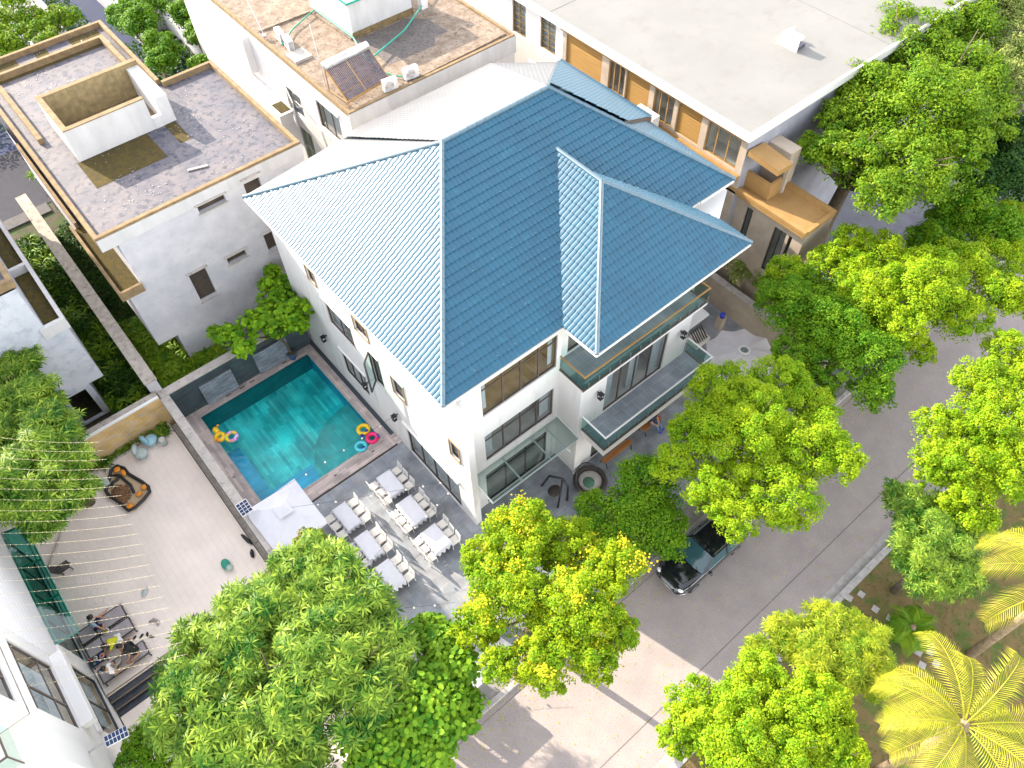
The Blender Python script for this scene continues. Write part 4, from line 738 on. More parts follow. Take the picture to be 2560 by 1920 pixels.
# ---------------------------------------------------------------- foliage
def leafmesh(name, pts, nrm, size, asp, par, m_, bend=.18, jit=.35, rng=None):
    """one kite-shaped folded leaf per point; pts (n,3), nrm (n,3)"""
    n_ = len(pts); rng = rng or np.random.default_rng(1)
    nrm = nrm/np.linalg.norm(nrm, axis=1, keepdims=True); t = rng.normal(size=(n_, 3)); t -= nrm*(t*nrm).sum(1, keepdims=True); t /= np.linalg.norm(t, axis=1, keepdims=True)
    if asp > .7:
        b = np.cross(nrm, t); s = (size*(1-jit+2*jit*rng.random((n_, 1))))*.5; v = np.empty((n_, 7, 3)); k_ = [0, .9, 1.75, 2.6, 3.68, 4.53, 5.38]
        for i, a in enumerate(k_): v[:, i] = pts+(t*math.cos(a)*(1.15 if i == 0 else 1)+b*math.sin(a)*.88)*s-nrm*s*bend*(math.cos(a)**2)
        return quadmesh(name, v.reshape(-1, 3), 7, par, m_)
    b = np.cross(nrm, t); s = (size*(1-jit+2*jit*rng.random((n_, 1))))
    v = np.empty((n_, 4, 3)); v[:, 0] = pts-t*s*.5; v[:, 1] = pts+b*s*asp*.5+nrm*s*bend*.5; v[:, 2] = pts+t*s*.5-nrm*s*bend; v[:, 3] = pts-b*s*asp*.5+nrm*s*bend*.5
    return quadmesh(name, v.reshape(-1, 3), 4, par, m_)
def quadmesh(name, v, k, par, m_):
    o_ = OFF.get(par.name, Vector()) if par else Vector(); v = v-np.array(o_); nf = len(v)//k
    me = bpy.data.meshes.new(name); me.vertices.add(len(v)); me.vertices.foreach_set('co', v.astype(np.float32).ravel()); me.loops.add(nf*k); me.loops.foreach_set('vertex_index', np.arange(nf*k, dtype=np.int32))
    me.polygons.add(nf); me.polygons.foreach_set('loop_start', np.arange(0, nf*k, k, dtype=np.int32)); me.polygons.foreach_set('loop_total', np.full(nf, k, dtype=np.int32)); me.update(calc_edges=True); me.validate()
    me.materials.append(MATS[m_]); o = bpy.data.objects.new(name, me); COL.objects.link(o)
    if par: o.parent = par; OFF[o.name] = o_
    return o
def crown_pts(lobes, n, rng, flat=.78, low=-.35, sub=34, subr=.24):
    tot = sum(r**2 for *_, r in lobes); P, Nn = [], []
    for (x, y, z, r) in lobes:
        k = max(60, int(n*r*r/tot)); z = z+rng.uniform(-.35, .35)
        d = rng.normal(size=(sub, 3)); d[:, 2] = np.where(d[:, 2] < low*1.2, -d[:, 2], d[:, 2]); d /= np.linalg.norm(d, axis=1, keepdims=True)
        c = d*np.array([r, r, r*flat])*rng.uniform(.55, .86, (sub, 1)); sr = r*rng.uniform(subr*.7, subr*1.25, sub)
        r = r*1.08; i = rng.integers(0, sub, k); e = rng.normal(size=(k, 3)); e[:, 2] += .45; e /= np.linalg.norm(e, axis=1, keepdims=True)
        rad = sr[i][:, None]*rng.uniform(.55, 1.08, (k, 1)); p = c[i]+e*rad*np.array([1, 1, .8]); kf = int(k*.22); g_ = rng.normal(size=(kf, 3)); g_ /= np.linalg.norm(g_, axis=1, keepdims=True); p[:kf] = g_*np.array([r, r, r*flat])*rng.uniform(.2, .8, (kf, 1))
        P.append(p+np.array([x, y, z])); Nn.append(e*.6+np.array([0, 0, .6])+rng.normal(size=(k, 3))*.3)
    return np.vstack(P), np.vstack(Nn)
def whorls(name, P, Nn, size, par, m_, rng, nl=10, asp=.19, droop=.24):
    n_ = len(P); Nn = Nn/np.linalg.norm(Nn, axis=1, keepdims=True); t = rng.normal(size=(n_, 3)); t -= Nn*(t*Nn).sum(1, keepdims=True); t /= np.linalg.norm(t, axis=1, keepdims=True); b = np.cross(Nn, t)
    out = np.empty((n_, nl, 4, 3))
    for k in range(nl):
        a = 2*math.pi*k/nl+rng.uniform(-.25, .25, (n_, 1)); L_ = size*rng.uniform(.7, 1.15, (n_, 1)); d = np.cos(a)*t+np.sin(a)*b; s = -np.sin(a)*t+np.cos(a)*b; up = rng.uniform(-.1, .5, (n_, 1))
        out[:, k, 0] = P+d*L_*.08; out[:, k, 1] = P+d*L_*.5+s*L_*asp*.5+Nn*L_*up*.5; out[:, k, 2] = P+d*L_+Nn*L_*(up*.6-droop); out[:, k, 3] = P+d*L_*.5-s*L_*asp*.5+Nn*L_*up*.5
    return quadmesh(name, out.reshape(-1, 3), 4, par, m_)
def tree(name, label, cat, lobes, kind, n, size, m_, seed, base=None, group=None, trunk=.16, accent=None, **kw):
    rng = np.random.default_rng(seed); cx = float(np.mean([l[0] for l in lobes])); cy = float(np.mean([l[1] for l in lobes])); base = base or (cx, cy, 0)
    t = thing(name, label, cat, base, group); P, Nn = crown_pts(lobes, n, rng, **kw)
    if kind == 'whorl': whorls('crown', P, Nn+np.array([-.2, -.3, .7]), size, t, m_, rng)
    else: leafmesh('crown', P, Nn, size, .55 if kind == 'leaf' else .8, t, m_, rng=rng)
    if accent:
        am, af, asz = accent; ok = Nn[:, 2] > .5; idx = np.nonzero(ok)[0]; cs_ = rng.choice(idx, max(3, int(af)), replace=False); A = []; An = []
        for c in cs_: k = 60; A.append(P[c]+rng.normal(size=(k, 3))*.17*np.array([1, 1, .6])+[0, 0, .05]); An.append(rng.normal(size=(k, 3))*.5+[0, 0, 1])
        leafmesh('blossom', np.vstack(A), np.vstack(An), asz, .8, t, am, rng=rng)
    mb = MB(); zc = min(l[2]-l[3]*.5 for l in lobes); zc = max(zc, 1.0); fork = Vector((base[0]*.6+cx*.4, base[1]*.6+cy*.4, base[2]+(zc-base[2])*.62))
    mb.tube([base, Vector(base).lerp(fork, .5)+Vector((rng.uniform(-.1,.1), rng.uniform(-.1,.1), 0)), fork], [trunk*1.3, trunk, trunk*.85], 8)
    for (x, y, z, r) in lobes:
        e = Vector((x, y, z+r*.2)); md = fork.lerp(e, .5)+Vector((rng.uniform(-.2,.2), rng.uniform(-.2,.2), -.15)); mb.tube([fork, md, e], [trunk*.6, trunk*.36, trunk*.1], 6)
        for _ in range(4):
            d = Vector(rng.normal(size=3)); d.z = abs(d.z)*.6; d.normalize(); mb.tube([md.lerp(e, .6), e+d*r*.75], [trunk*.2, trunk*.05], 5)
    mb.build('trunk', 'trunk', t, True); return t
mango=[(1.8,11.2,5.8,1.02),(0.3,14.1,6.0,1.39),(-4.4,14.0,5.6,0.91),(-4.8,10.6,5.8,1.54),(-0.3,10.7,7.0,1.90),(1.4,8.6,5.4,0.98),(1.3,13.5,6.0,1.91),(-1.4,13.1,6.0,2.17),(1.2,11.7,6.0,2.20),(-4.3,12.2,6.0,1.74),(-2.2,10.4,6.0,2.69),(0.4,9.2,6.0,2.09),(-3.8,10.1,6.0,2.00),(2.0,9.6,6.0,0.99),(-3.2,14.6,6.0,0.75)]
roundl=[(3.2,8.3,4.8,1.36),(1.2,7.3,4.8,1.79),(2.6,6.9,4.8,1.07),(-0.3,7.2,4.8,1.43),(3.4,9.5,4.8,0.87)]
yellow=[(8.3,9.9,5.8,1.62),(6.5,10.2,5.8,1.06),(9.4,8.4,5.8,1.43),(10.1,6.6,5.8,1.23),(6.4,8.4,5.8,1.89),(8.0,6.3,5.8,1.87),(4.7,8.4,5.8,1.01),(6.0,5.8,5.8,1.48),(7.2,4.6,5.8,0.98),(8.6,4.7,5.8,0.83),(4.5,6.7,5.8,0.82)]
small=[(12.8,6.3,4.6,0.84),(12.9,8.5,4.8,1.15),(11.8,9.5,4.6,0.96),(11.8,7.9,4.6,1.51),(14.2,8.7,4.6,1.37),(10.8,8.2,4.6,1.12),(13.6,7.2,4.6,1.14)]
T4=[(16.5,8.9,6.0,0.97),(21.6,6.2,6.2,1.18),(18.8,7.6,6.6,1.74),(19.1,9.3,6.2,1.60),(21.1,7.9,6.2,1.61),(17.9,7.2,6.2,2.50),(19.8,5.3,6.2,2.01),(20.1,4.0,6.2,1.22),(17.2,4.7,6.2,1.84),(15.2,6.4,6.2,1.29),(14.9,8.3,6.2,1.04),(15.0,5.0,6.2,1.08),(17.4,8.8,6.2,1.17)]
T5=[(27.5,6.8,5.6,1.29),(26.4,11.9,5.6,1.24),(23.2,7.2,5.4,1.24),(27.1,8.6,6.0,1.52),(23.7,8.8,5.8,1.26),(25.4,10.6,5.8,1.87),(25.7,8.5,5.8,2.25),(25.3,6.4,5.8,1.77),(24.3,5.2,5.8,1.11),(27.6,11.5,5.8,1.25),(28.8,9.7,5.8,1.91)]
T6=[(33.3,3.9,6.4,1.29),(35.0,5.7,6.6,1.67),(38.2,6.8,6.6,1.40),(29.0,11.2,6.4,1.13),(29.0,9.6,6.4,1.33),(27.8,5.1,6.0,0.83),(31.0,7.3,6.8,1.74),(27.1,12.1,6.0,1.13),(30.6,9.5,6.6,2.01),(29.9,7.0,6.6,2.26),(32.7,6.5,6.6,2.09),(30.5,5.0,6.6,1.59),(32.6,4.6,6.6,1.40),(28.0,8.2,6.6,1.72),(27.7,6.2,6.6,1.36),(30.4,10.9,6.6,1.25)]
T7=[(36.7,8.7,6.5,2.00),(36.7,6.9,6.5,1.61),(33.9,8.5,6.5,1.49)]
T8=[(42.3,20.3,9.3,1.59),(37.6,19.1,9.2,0.81),(31.9,15.4,9.0,1.04),(42.1,16.9,9.5,3.06),(36.6,15.5,9.5,2.75),(37.0,12.6,9.8,3.23),(32.9,13.6,9.3,2.15),(33.6,11.1,9.3,2.55),(41.8,13.6,9.5,2.70),(31.8,14.6,9.0,1.14),(31.3,11.0,9.0,1.63),(36.3,10.6,9.3,2.04),(34.1,15.6,9.5,1.29),(46.2,16.3,9.5,2.36),(40.9,18.5,9.5,1.54),(40.8,11.2,9.0,1.91)]
T9=[(42.2,10.7,7.5,2.11),(40.1,8.4,7.5,1.90),(38.5,9.3,7.5,1.42)]
T10=[(50.4,15.7,8.5,2.47),(45.4,12.5,8.5,2.30),(48.2,13.1,8.5,2.10),(53.1,16.0,8.5,1.97)]
r1=[(22.5,-0.5,6.0,1.37),(22.9,1.4,6.0,1.13),(30.4,2.6,6.2,1.24),(27.8,2.2,6.2,1.50),(24.7,2.0,6.2,1.45),(26.5,0.8,6.2,1.93),(24.9,-0.7,6.2,1.58),(23.6,0.7,6.2,1.49),(29.4,1.2,6.2,1.20)]
r2=[(21.4,1.0,4.8,1.23),(20.6,-0.4,4.8,1.75),(20.4,-1.8,4.8,1.35),(22.9,-0.8,4.8,1.50),(19.2,-1.3,4.8,0.80)]
b1=[(8.7,1.1,6.4,1.31),(10.7,0.4,6.4,1.34),(8.9,-0.4,6.4,1.89),(11.2,-1.4,6.4,1.61),(9.6,-1.7,6.4,1.57),(11.0,-2.5,6.4,1.12),(7.5,1.0,6.4,0.76)]
b2=[(13.2,0.8,5.8,0.92),(14.4,0.2,5.8,1.17),(14.6,-1.0,5.8,1.40),(13.1,-0.6,5.8,1.38),(14.2,-1.9,5.8,0.89),(11.7,1.0,5.8,0.74)]
lm=[(-3.9,30.8,6.0,1.15),(-4.3,28.5,6.0,1.82),(-4.2,25.9,6.0,1.76),(-5.7,24.6,6.0,1.98),(-4.6,23.4,6.0,1.13),(-3.6,24.3,6.0,0.73),(-5.5,27.1,6.0,1.57),(-5.8,22.6,6.0,0.82)]
ss=[(1.9,15.6,4.5,0.79),(1.9,14.6,4.5,0.78),(1.1,15.4,4.5,0.56)]
bb=[(-6.9,13.6,3.0,0.72),(-6.6,12.7,3.0,0.81),(-7.4,13.2,3.0,0.67)]
pt2=[(8.0,29.2,3.8,1.33),(6.3,28.1,3.8,0.99),(7.9,27.1,3.8,1.06),(4.8,28.2,3.8,0.70),(4.4,29.2,3.8,0.58),(8.6,30.8,3.8,0.54),(4.9,27.1,3.8,0.64),(6.8,26.9,3.8,0.6)]
sr=[(29.0,15.4,2.6,1.08),(29.2,14.0,2.6,0.97),(28.9,11.8,2.6,1.0),(30.5,14.1,2.6,0.9)]
ta=[(7.0,63.7,5.0,1.96),(7.8,61.4,5.0,1.45),(5.7,60.9,5.0,1.58),(9.5,61.5,5.0,1.24),(7.6,59.2,5.0,1.01)]
tb=[(13.1,53.3,5.0,1.31),(12.5,51.6,5.0,1.07),(13.2,55.9,5.0,1.43),(12.7,57.9,5.0,1.45)]
tc=[(16.3,53.1,4.6,1.43),(17.2,55.5,5.0,1.47),(16.2,55.6,5.0,1.46),(14.6,50.4,4.0,0.99)]
TR = 'trees along the street'
tree('mango_tree', 'huge dark mango tree with starry leaf tufts at the bottom left, beside the courtyard steps', 'tree', mango, 'whorl', 6200, .38, 'lf_mango', 11, base=(-.8,12.0,0), trunk=.28)
tree('round_leaf_tree', 'tree with round glossy leaves leaning against the huge mango over the parked bicycles', 'tree', roundl, 'round', 15000, .18, 'lf_round', 12, base=(1.8,8.7,0), subr=.42)
tree('flowering_tree', 'yellow flowering tree between the banquet tables and the road', 'tree', yellow, 'leaf', 90000, .11, 'lf_yellow', 13, base=(7.3,8.4,0), accent=('lf_flower', 60, .07), sub=48, subr=.19)
tree('young_tree', 'small mid green tree between the yellow flowering tree and the black car', 'tree', small, 'leaf', 34000, .11, 'lf_green', 14, base=(12.4,8.6,0), subr=.3)
tree('street_tree', 'broad bright green tree hiding the rear of the black car', 'tree', T4, 'leaf', 130000, .10, 'lf_bright', 15, base=(17.6,7.6,0), group=TR, sub=48, subr=.19)
tree('street_tree', 'darker green tree right of the pinkish round parasol', 'tree', T5, 'leaf', 75000, .115, 'lf_green', 16, base=(26,9,0), group=TR, sub=44, subr=.20)
tree('street_tree', 'large yellow green tree spreading over the upper road at the right', 'tree', T6, 'leaf', 120000, .112, 'lf_bright', 17, base=(30.2,7.8,0), group=TR, sub=48, subr=.19)
tree('street_tree', 'mid green tree beyond the yellow green one, farthest up the road', 'tree', T7, 'leaf', 28000, .14, 'lf_green', 18, base=(36,8,0), group=TR, sub=40, subr=.22)
tree('tall_tree', 'tallest tree with a dark bare trunk standing before the pale roof at the top right', 'tree', T8, 'leaf', 120000, .155, 'lf_ferny', 19, base=(35.0,14.6,-.05), trunk=.42, sub=44, subr=.22)
tree('dark_tree', 'very dark green tree at the right edge behind the tallest tree', 'tree', T9, 'leaf', 26000, .17, 'lf_dark', 20, base=(41,9.4,0), sub=40, subr=.22)
tree('corner_tree', 'loose yellowish tree in the top right corner', 'tree', T10, 'leaf', 30000, .16, 'lf_pale', 21, base=(45,13,0), sub=40, subr=.22)
tree('verge_tree', 'bright lime tree on the lawn at the middle of the right edge', 'tree', r1, 'leaf', 75000, .105, 'lf_bright', 22, base=(26.2,-.2,0), sub=48, subr=.19)
tree('small_mango_tree', 'dark tufted mango tree below the lime tree beside the kerb', 'tree', r2, 'whorl', 3000, .27, 'lf_mango', 23, base=(21,-.8,0), trunk=.15)
tree('lime_tree', 'bright lime tree filling the bottom edge next to the big palm', 'tree', b1, 'leaf', 110000, .092, 'lf_bright', 24, base=(9.6,-.6,0), sub=48, subr=.19)
tree('yellow_mango_tree', 'yellowish mango tree between the lime tree and the stepping stones', 'tree', b2, 'whorl', 3000, .25, 'lf_mangoy', 25, base=(13.6,-.5,0), trunk=.15)
tree('courtyard_mango_tree', 'dark mango tree at the left edge over the yellow stone wall and fairy lights', 'tree', lm, 'whorl', 3000, .38, 'lf_mango', 26, base=(-4.8,26.6,.45), trunk=.2)
tree('shrub', 'small reddish green shrub below the square parasol', 'shrub', ss, 'leaf', 7000, .13, 'lf_mangor', 27, trunk=.06)
tree('shrub', 'small dark shrub beneath the solar street lamp', 'shrub', bb, 'leaf', 8000, .10, 'lf_green', 28, trunk=.06)
tree('frangipani_tree', 'sprawling broad leaved tree growing from a blue pot at the back of the pool', 'tree', pt2, 'round', 3600, .23, 'lf_frangi', 29, base=(7.27,28.2,.5), trunk=.06, sub=18, subr=.34, flat=.9)
tree('garden_shrub', 'mottled pale shrub between the ochre wing and the plot wall', 'shrub', sr, 'leaf', 12000, .13, 'lf_pale', 30, trunk=.06, sub=16, subr=.3)
tree('thin_tree', 'thin open tree in front of the pale building in the top left corner', 'tree', ta, 'leaf', 12000, .2, 'lf_ferny', 31, base=(7,60,0), sub=14, subr=.32)
tree('conifer_tree', 'feathery tree just behind the mouldy flat roof', 'tree', tb, 'leaf', 18000, .18, 'lf_conifer', 32, base=(12.9,54,0), sub=18, subr=.32)
tree('back_tree', 'tree between the two white neighbouring houses at the top edge', 'tree', tc, 'leaf', 16000, .19, 'lf_conifer', 33, base=(16,53.5,0), sub=18, subr=.32)
tree('back_tree', 'leafy tree behind the mouldy roof, left of the narrow grey wall', 'tree', [(14.6,58.3,5,1.6),(15.5,60.5,5,1.8),(14.3,62,5,1.4)], 'leaf', 8000, .19, 'lf_conifer', 34, base=(15,60,0), sub=18, subr=.32)
pot = thing('flower_pot', 'dark blue flower pot holding the sprawling tree at the pool corner', 'pot', (7.27,28.2,.03)); MB().tube([(7.27,28.2,.03),(7.27,28.2,.1),(7.27,28.2,.5),(7.27,28.2,.55)], [.16,.18,.27,.3], 16).build('body', 'pot', pot, True); MB().tube([(7.27,28.2,.5),(7.27,28.2,.553)], .24, 16).build('soil', 'soil', pot)
# palms
def palm(label, x, y, h, seed, nf=20, Lf=3.4, dirs=None, lm_='lf_palm'):
    rng = random.Random(seed); t = thing('palm_tree', label, 'palm tree', (x, y, 0))
    MB().tube([(x+.3, y-.2, 0), (x+.15, y-.1, h*.5), (x, y, h)], [.2, .15, .17], 10).build('trunk', 'palmtrunk', t, True)
    b = MB(); b.ell((x, y, h), .22, .22, .3, 10, 6, -.9, .1)
    for k in range(7): a = k*.9; b.ell((x+.25*math.cos(a), y+.25*math.sin(a), h-.2), .1, .1, .13, 8, 5, -.95)
    b.build('crown_heart', 'palmtrunk', t, True)
    for k in range(nf):
        a = (k*2.39996+rng.uniform(-.15,.15)) if dirs is None else dirs[k % len(dirs)]+rng.uniform(-.08,.08)
        el = .95-.95*k/nf+rng.uniform(-.08,.08); L_ = Lf*rng.uniform(.82, 1.05); d = Vector((math.cos(a), math.sin(a), 0)); pts = []; p = Vector((x, y, h+.1)); an = el
        for i in range(17): pts.append(p.copy()); p += (d*math.cos(an)+Vector((0,0,math.sin(an))))*L_/16; an -= (.065+.09*(i/16))*1.2
        s = Vector((-d.y, d.x, 0)); b = MB(); b.tube(pts, [.035-.03*i/16 for i in range(17)], 5); tw = rng.uniform(-.35, .35)
        for i in range(1, 50):
            f_ = i/50; q = f_*16; j = min(int(q), 15); c = pts[j].lerp(pts[j+1], q-j); tn = (pts[j+1]-pts[j]).normalized()
            if f_ < .1: continue
            ll = .86*math.sin(min(1, f_*2.2)*1.45)*(1-.55*f_**3)*rng.uniform(.85,1.05)*(1-max(0,f_-.9)*4)
            for sg_ in (-1, 1):
                dd = (s*sg_*math.cos(.25+tw*sg_)+tn*(.45+.55*f_)+Vector((0,0,.28-.25*f_+tw*sg_*.5))).normalized(); m1 = c+dd*ll*.5; e = c+dd*ll+Vector((0,0,-.42*ll)); wv = tn*.017
                b.add([c-wv*.6, c+wv*.6, m1+wv, e, m1-wv], [(0,1,2,4),(4,2,3)])
        b.build('frond', lm_, t)
    return t
palm('coconut palm with full yellow green fronds in the bottom right corner', 13.85, -4.45, 8.2, 5, 15, 3.5)
palm('coconut palm of which only the frond tips reach in from the right edge', 20.7, -4.3, 8.2, 9, 14, 3.7)
palm('small low palm beside the dark tufted mango tree on the lawn', 19.6, -2.2, .9, 12, 9, 1.1, lm_='lf_ferny')
# ferns and ground cover in the side gardens (stuff)
rng = np.random.default_rng(5)
def scatter(x0, x1, y0, y1, n): return np.column_stack([rng.uniform(x0, x1, n), rng.uniform(y0, y1, n), rng.uniform(-.05, .35, n)])
P = np.vstack([scatter(-1.9, .2, 29, 47, 9000), scatter(.85, 2.9, 36, 47, 3500)]); P[:, 2] += .25*np.sin(P[:, 1]*1.3)*np.sin(P[:, 0]*2)
leafmesh('ground_cover', P, rng.normal(size=P.shape)*.5+[0, 0, 1], .20, .5, None, 'lf_fern', rng=rng); tag(bpy.data.objects['ground_cover'], kind='stuff')
P = scatter(.95, 2.85, 29.0, 36, 520); P[:, 2] += .3; P = np.vstack([P, scatter(2.9, 4.4, 29.0, 31.3, 160)+[0, 0, .3], scatter(-1.8, .1, 30, 47, 200)]); whorls('ferns', P, rng.normal(size=P.shape)*.35+[0, 0, 1], .62, None, 'lf_ferny', rng, 8, .2, .35); tag(bpy.data.objects['ferns'], kind='stuff')
P = np.vstack([scatter(-7.5, .0, 28.1, 28.35, 500)+[0,0,.45], scatter(-7.8, -5.4, 26.5, 28.2, 500)+[0,0,.45]]); leafmesh('border_plants', P, rng.normal(size=P.shape)*.5+[0,0,1], .24, .45, None, 'lf_mango', rng=rng); tag(bpy.data.objects['border_plants'], kind='stuff')
P = np.vstack([scatter(28.2, 34, 8.4, 12, 6000), scatter(36, 60, 7.5, 12, 6000)]); leafmesh('undergrowth', P, rng.normal(size=P.shape)*.5+[0,0,1], .22, .5, None, 'lf_green', rng=rng); tag(bpy.data.objects['undergrowth'], kind='stuff')
P = np.vstack([scatter(8, 26, 49.5, 62, 9000), scatter(-12, 12, 57.5, 80, 12000)]); P[:, 2] += 1.0; leafmesh('hedge_growth', P, rng.normal(size=P.shape)*.5+[0,0,1], .3, .6, None, 'lf_fern', rng=rng); tag(bpy.data.objects['hedge_growth'], kind='stuff')
P = np.vstack([scatter(-20, 60, -12, .4, 60000)]); P[:, 2] = .02; leafmesh('grass', P, rng.normal(size=P.shape)*.8+[0,0,.6], .09, .3, None, 'lf_lawn', rng=rng); tag(bpy.data.objects['grass'], kind='stuff')
for i, (x_, y_, lab) in enumerate(((-.45,28.0,'spiky green plant in the courtyard corner where the stone wall meets the pool wall'),(2.1,52.4,'small green bush beside the back road at the left edge'),(-3.4,28.15,'leafy plant at the foot of the yellow stone wall beside the pale chairs'))):
    P = np.tile([[x_, y_, .55]], (16, 1))+rng.normal(size=(16,3))*[.12,.12,.1]; o = whorls('leafy_plant', P, rng.normal(size=P.shape)*.5+[0,0,1], .42, None, 'lf_mango', rng, 8, .22); tag(o, lab, 'plant')
# ---------------------------------------------------------------- banquet tables and chairs
def chair0():
    t = thing('banquet_chair', '', 'chair', (0,0,0), 'white banquet chairs', local=True)
    b = MB(); b.box(-.2,-.2,.42,.2,.2,.48); b.build('seat', 'chairwhite', t, bevel=.025)
    b = MB(); b.box(-.215,-.19,.41,.2,.19,.42); b.build('seat_frame', 'trimwhite', t)
    for sx in (-1, 1):
        for sy in (-1, 1): MB().beam((sx*.18, sy*.18, .41), (sx*.2, sy*.19, 0), .03, .03).build('leg', 'trimwhite', t)
    b = MB(); T_ = lambda y, z: (-.2-.12*(z-.45), y, z)
    for y in (-.18, .18): b.beam(T_(y,.42), T_(y,.93), .032, .032)
    for z in (.92, .80, .60): b.beam(T_(-.18,z), T_(.18,z), .025, .045)
    for k in range(5): y = -.12+.06*k; b.beam(T_(y,.6), T_(y,.9), .014, .02)
    b.build('backrest', 'trimwhite', t); return t
ch = chair0(); used = False
def table0():
    t = thing('banquet_table', '', 'table', (0,0,0), 'banquet tables on the slate terrace', local=True); MB().box(-.34,-.63,.70,.34,.63,.725).build('tabletop', 'lightstone', t)
    for sx in (-1,1):
        for sy in (-1,1): MB().beam((sx*.28,sy*.55,.70),(sx*.28,sy*.55,0),.035,.035).build('leg', 'steel', t)
    return t
tb0 = table0(); rn = random.Random(4)
RW = {0: 'left', 1: 'right'}; PO = ('nearest the pool', 'in the middle', 'nearest the road')
for i, (cx, cy, w_, l_, c_) in enumerate(((4.2,17.85,.74,1.36,0),(4.17,15.95,.74,1.36,0),(4.13,14.15,.74,1.36,0),(6.78,17.95,.78,1.3,1),(6.72,16.1,.84,1.42,1),(6.73,14.22,.86,1.28,1))):
    row, pos = RW[c_], PO[i % 3]; t = tb0 if i == 0 else copytree(tb0, (cx,cy,0), 0); t.location = (cx,cy,0); t['label'] = f'table under the white cloth {pos} in the {row} row'
    b = MB(); nx, ny = 10, 16; g = []                                   # cloth: flat top, wavy hanging hem
    for a in range(-3, nx+4):
        for c in range(-3, ny+4):
            ax, cy2 = min(max(a,0),nx), min(max(c,0),ny); da, dc = a-ax, c-cy2; x_ = -w_/2+w_*ax/nx; y_ = -l_/2+l_*cy2/ny; k_ = max(abs(da), abs(dc)); z_ = .742-k_*.085+rn.uniform(-.003,.003)
            wv = .009*k_*math.sin((ax+cy2)*2.1+i)
            x_ += (.012+wv)*da; y_ += (.012+wv)*dc; b.v.append((x_, y_, z_-(.03*rn.random() if k_ == 3 else 0)))
    W2, H2 = nx+7, ny+7
    for a in range(W2-1):
        for c in range(H2-1): b.f.append((a*H2+c, (a+1)*H2+c, (a+1)*H2+c+1, a*H2+c+1))
    o = b.build('tablecloth', 'cloth', None, True); o.location = (cx,cy,0); o.rotation_euler.z = rn.uniform(-.02,.02); tag(o, f'white tablecloth hanging over the table {pos} in the {row} row', 'tablecloth', 'white tablecloths')
    for sd, sn, rz in ((-1, 'pool wall' if c_ == 0 else 'aisle', 0), (1, 'aisle' if c_ == 0 else 'house', math.pi)):
        for k, dy in enumerate((.5, 0, -.52)):
            px, py = cx+sd*(w_/2+.24+rn.uniform(-.03,.04)), cy+dy+rn.uniform(-.03,.03); lab = f'white chair, {sn} side of the {row} row table {pos}, '+('pool end seat', 'centre seat', 'road end seat')[k]
            lab = lab.replace('row table nearest the pool', 'pool end table').replace('row table in the middle', 'middle table').replace('row table nearest the road', 'road end table')
            if not used: c2 = ch; used = True; c2.location = (px,py,0)
            else: c2 = copytree(ch, (px,py,0), 0)
            c2.rotation_euler.z = rz+rn.uniform(-.09,.09); c2['label'] = lab
# ---------------------------------------------------------------- parasols
u = thing('square_parasol', 'large square pale grey parasol between the pool and the banquet tables', 'parasol', (1.95, 18.7, 0))
C4 = [(.6,20.1,2.4),(3.18,20.1,2.4),(3.18,17.25,2.4),(.7,17.3,2.4)]; ap = Vector((1.95,18.7,3.15)); b = MB()
for i in range(4):
    p, q = Vector(C4[i]), Vector(C4[(i+1)%4]); n_ = 8; rows = []
    for r_ in range(n_+1):
        f_ = r_/n_; rows.append([ap.lerp(p, f_).lerp(ap.lerp(q, f_), s/n_)-Vector((0,0,.07*math.sin(math.pi*s/n_)*f_)) for s in range(n_+1)])
    for r_ in range(n_):
        for s in range(n_): b.quad(rows[r_][s], rows[r_+1][s], rows[r_+1][s+1], rows[r_][s+1])
    for s in range(n_): a1, a2 = rows[n_][s], rows[n_][s+1]; b.quad(a1, a2, a2-Vector((0,0,.14)), a1-Vector((0,0,.14)))
b.build('canopy', 'canvas', u); b = MB(); vc = Vector((0,0,.1))
for i in range(4): b.quad(ap+vc+Vector((0,0,.06)), ap.lerp(Vector(C4[i]), .27)+vc, ap.lerp(Vector(C4[(i+1)%4]), .27)+vc)
b.build('vent', 'canvas', u); MB().tube([(1.95,18.7,0),(1.95,18.7,3.3)], .035, 8).build('pole', 'steel', u); b = MB(); [b.beam(ap-Vector((0,0,.06)), Vector(c)-Vector((0,0,.05)), .03, .03) for c in C4]; b.build('ribs', 'steel', u); b = MB(); b.box(1.6,18.35,0,2.3,19.05,.1); b.build('base', 'lightstone', u)
u = thing('round_parasol', 'round pinkish white parasol with a scalloped edge and open centre', 'parasol', (24.2, 11.4, 0)); b = MB(); n_ = 10; ap = (24.2,11.4,3.0)
for i in range(n_):
    for s in range(8):
        f0, f1 = s/8, (s+1)/8
        def rp(f, rr_): a = 2*math.pi*(i+f)/n_; k = rr_*(1-.10*math.sin(math.pi*f)*rr_/1.95); return (24.2+k*math.cos(a), 11.4+k*math.sin(a), 3.0-.62*(rr_/1.95)**1.3-.05*math.sin(math.pi*f)*rr_/1.95)
        for r0_, r1_ in ((.3,.85),(.85,1.4),(1.4,1.95)): b.quad(rp(f0,r0_), rp(f0,r1_), rp(f1,r1_), rp(f1,r0_))
b.build('canopy', 'canvas_pink', u); MB().torus((24.2,11.4,2.99), .25, .06).build('hub_ring', 'trimwhite', u, True); MB().tube([(24.2,11.4,0),(24.2,11.4,3.05)], .04).build('pole', 'steel', u); b = MB()
for i in range(n_): a = 2*math.pi*i/n_; b.beam((24.2+.25*math.cos(a),11.4+.25*math.sin(a),2.95),(24.2+1.93*math.cos(a),11.4+1.93*math.sin(a),2.36),.025,.03)
b.build('ribs', 'steel', u)
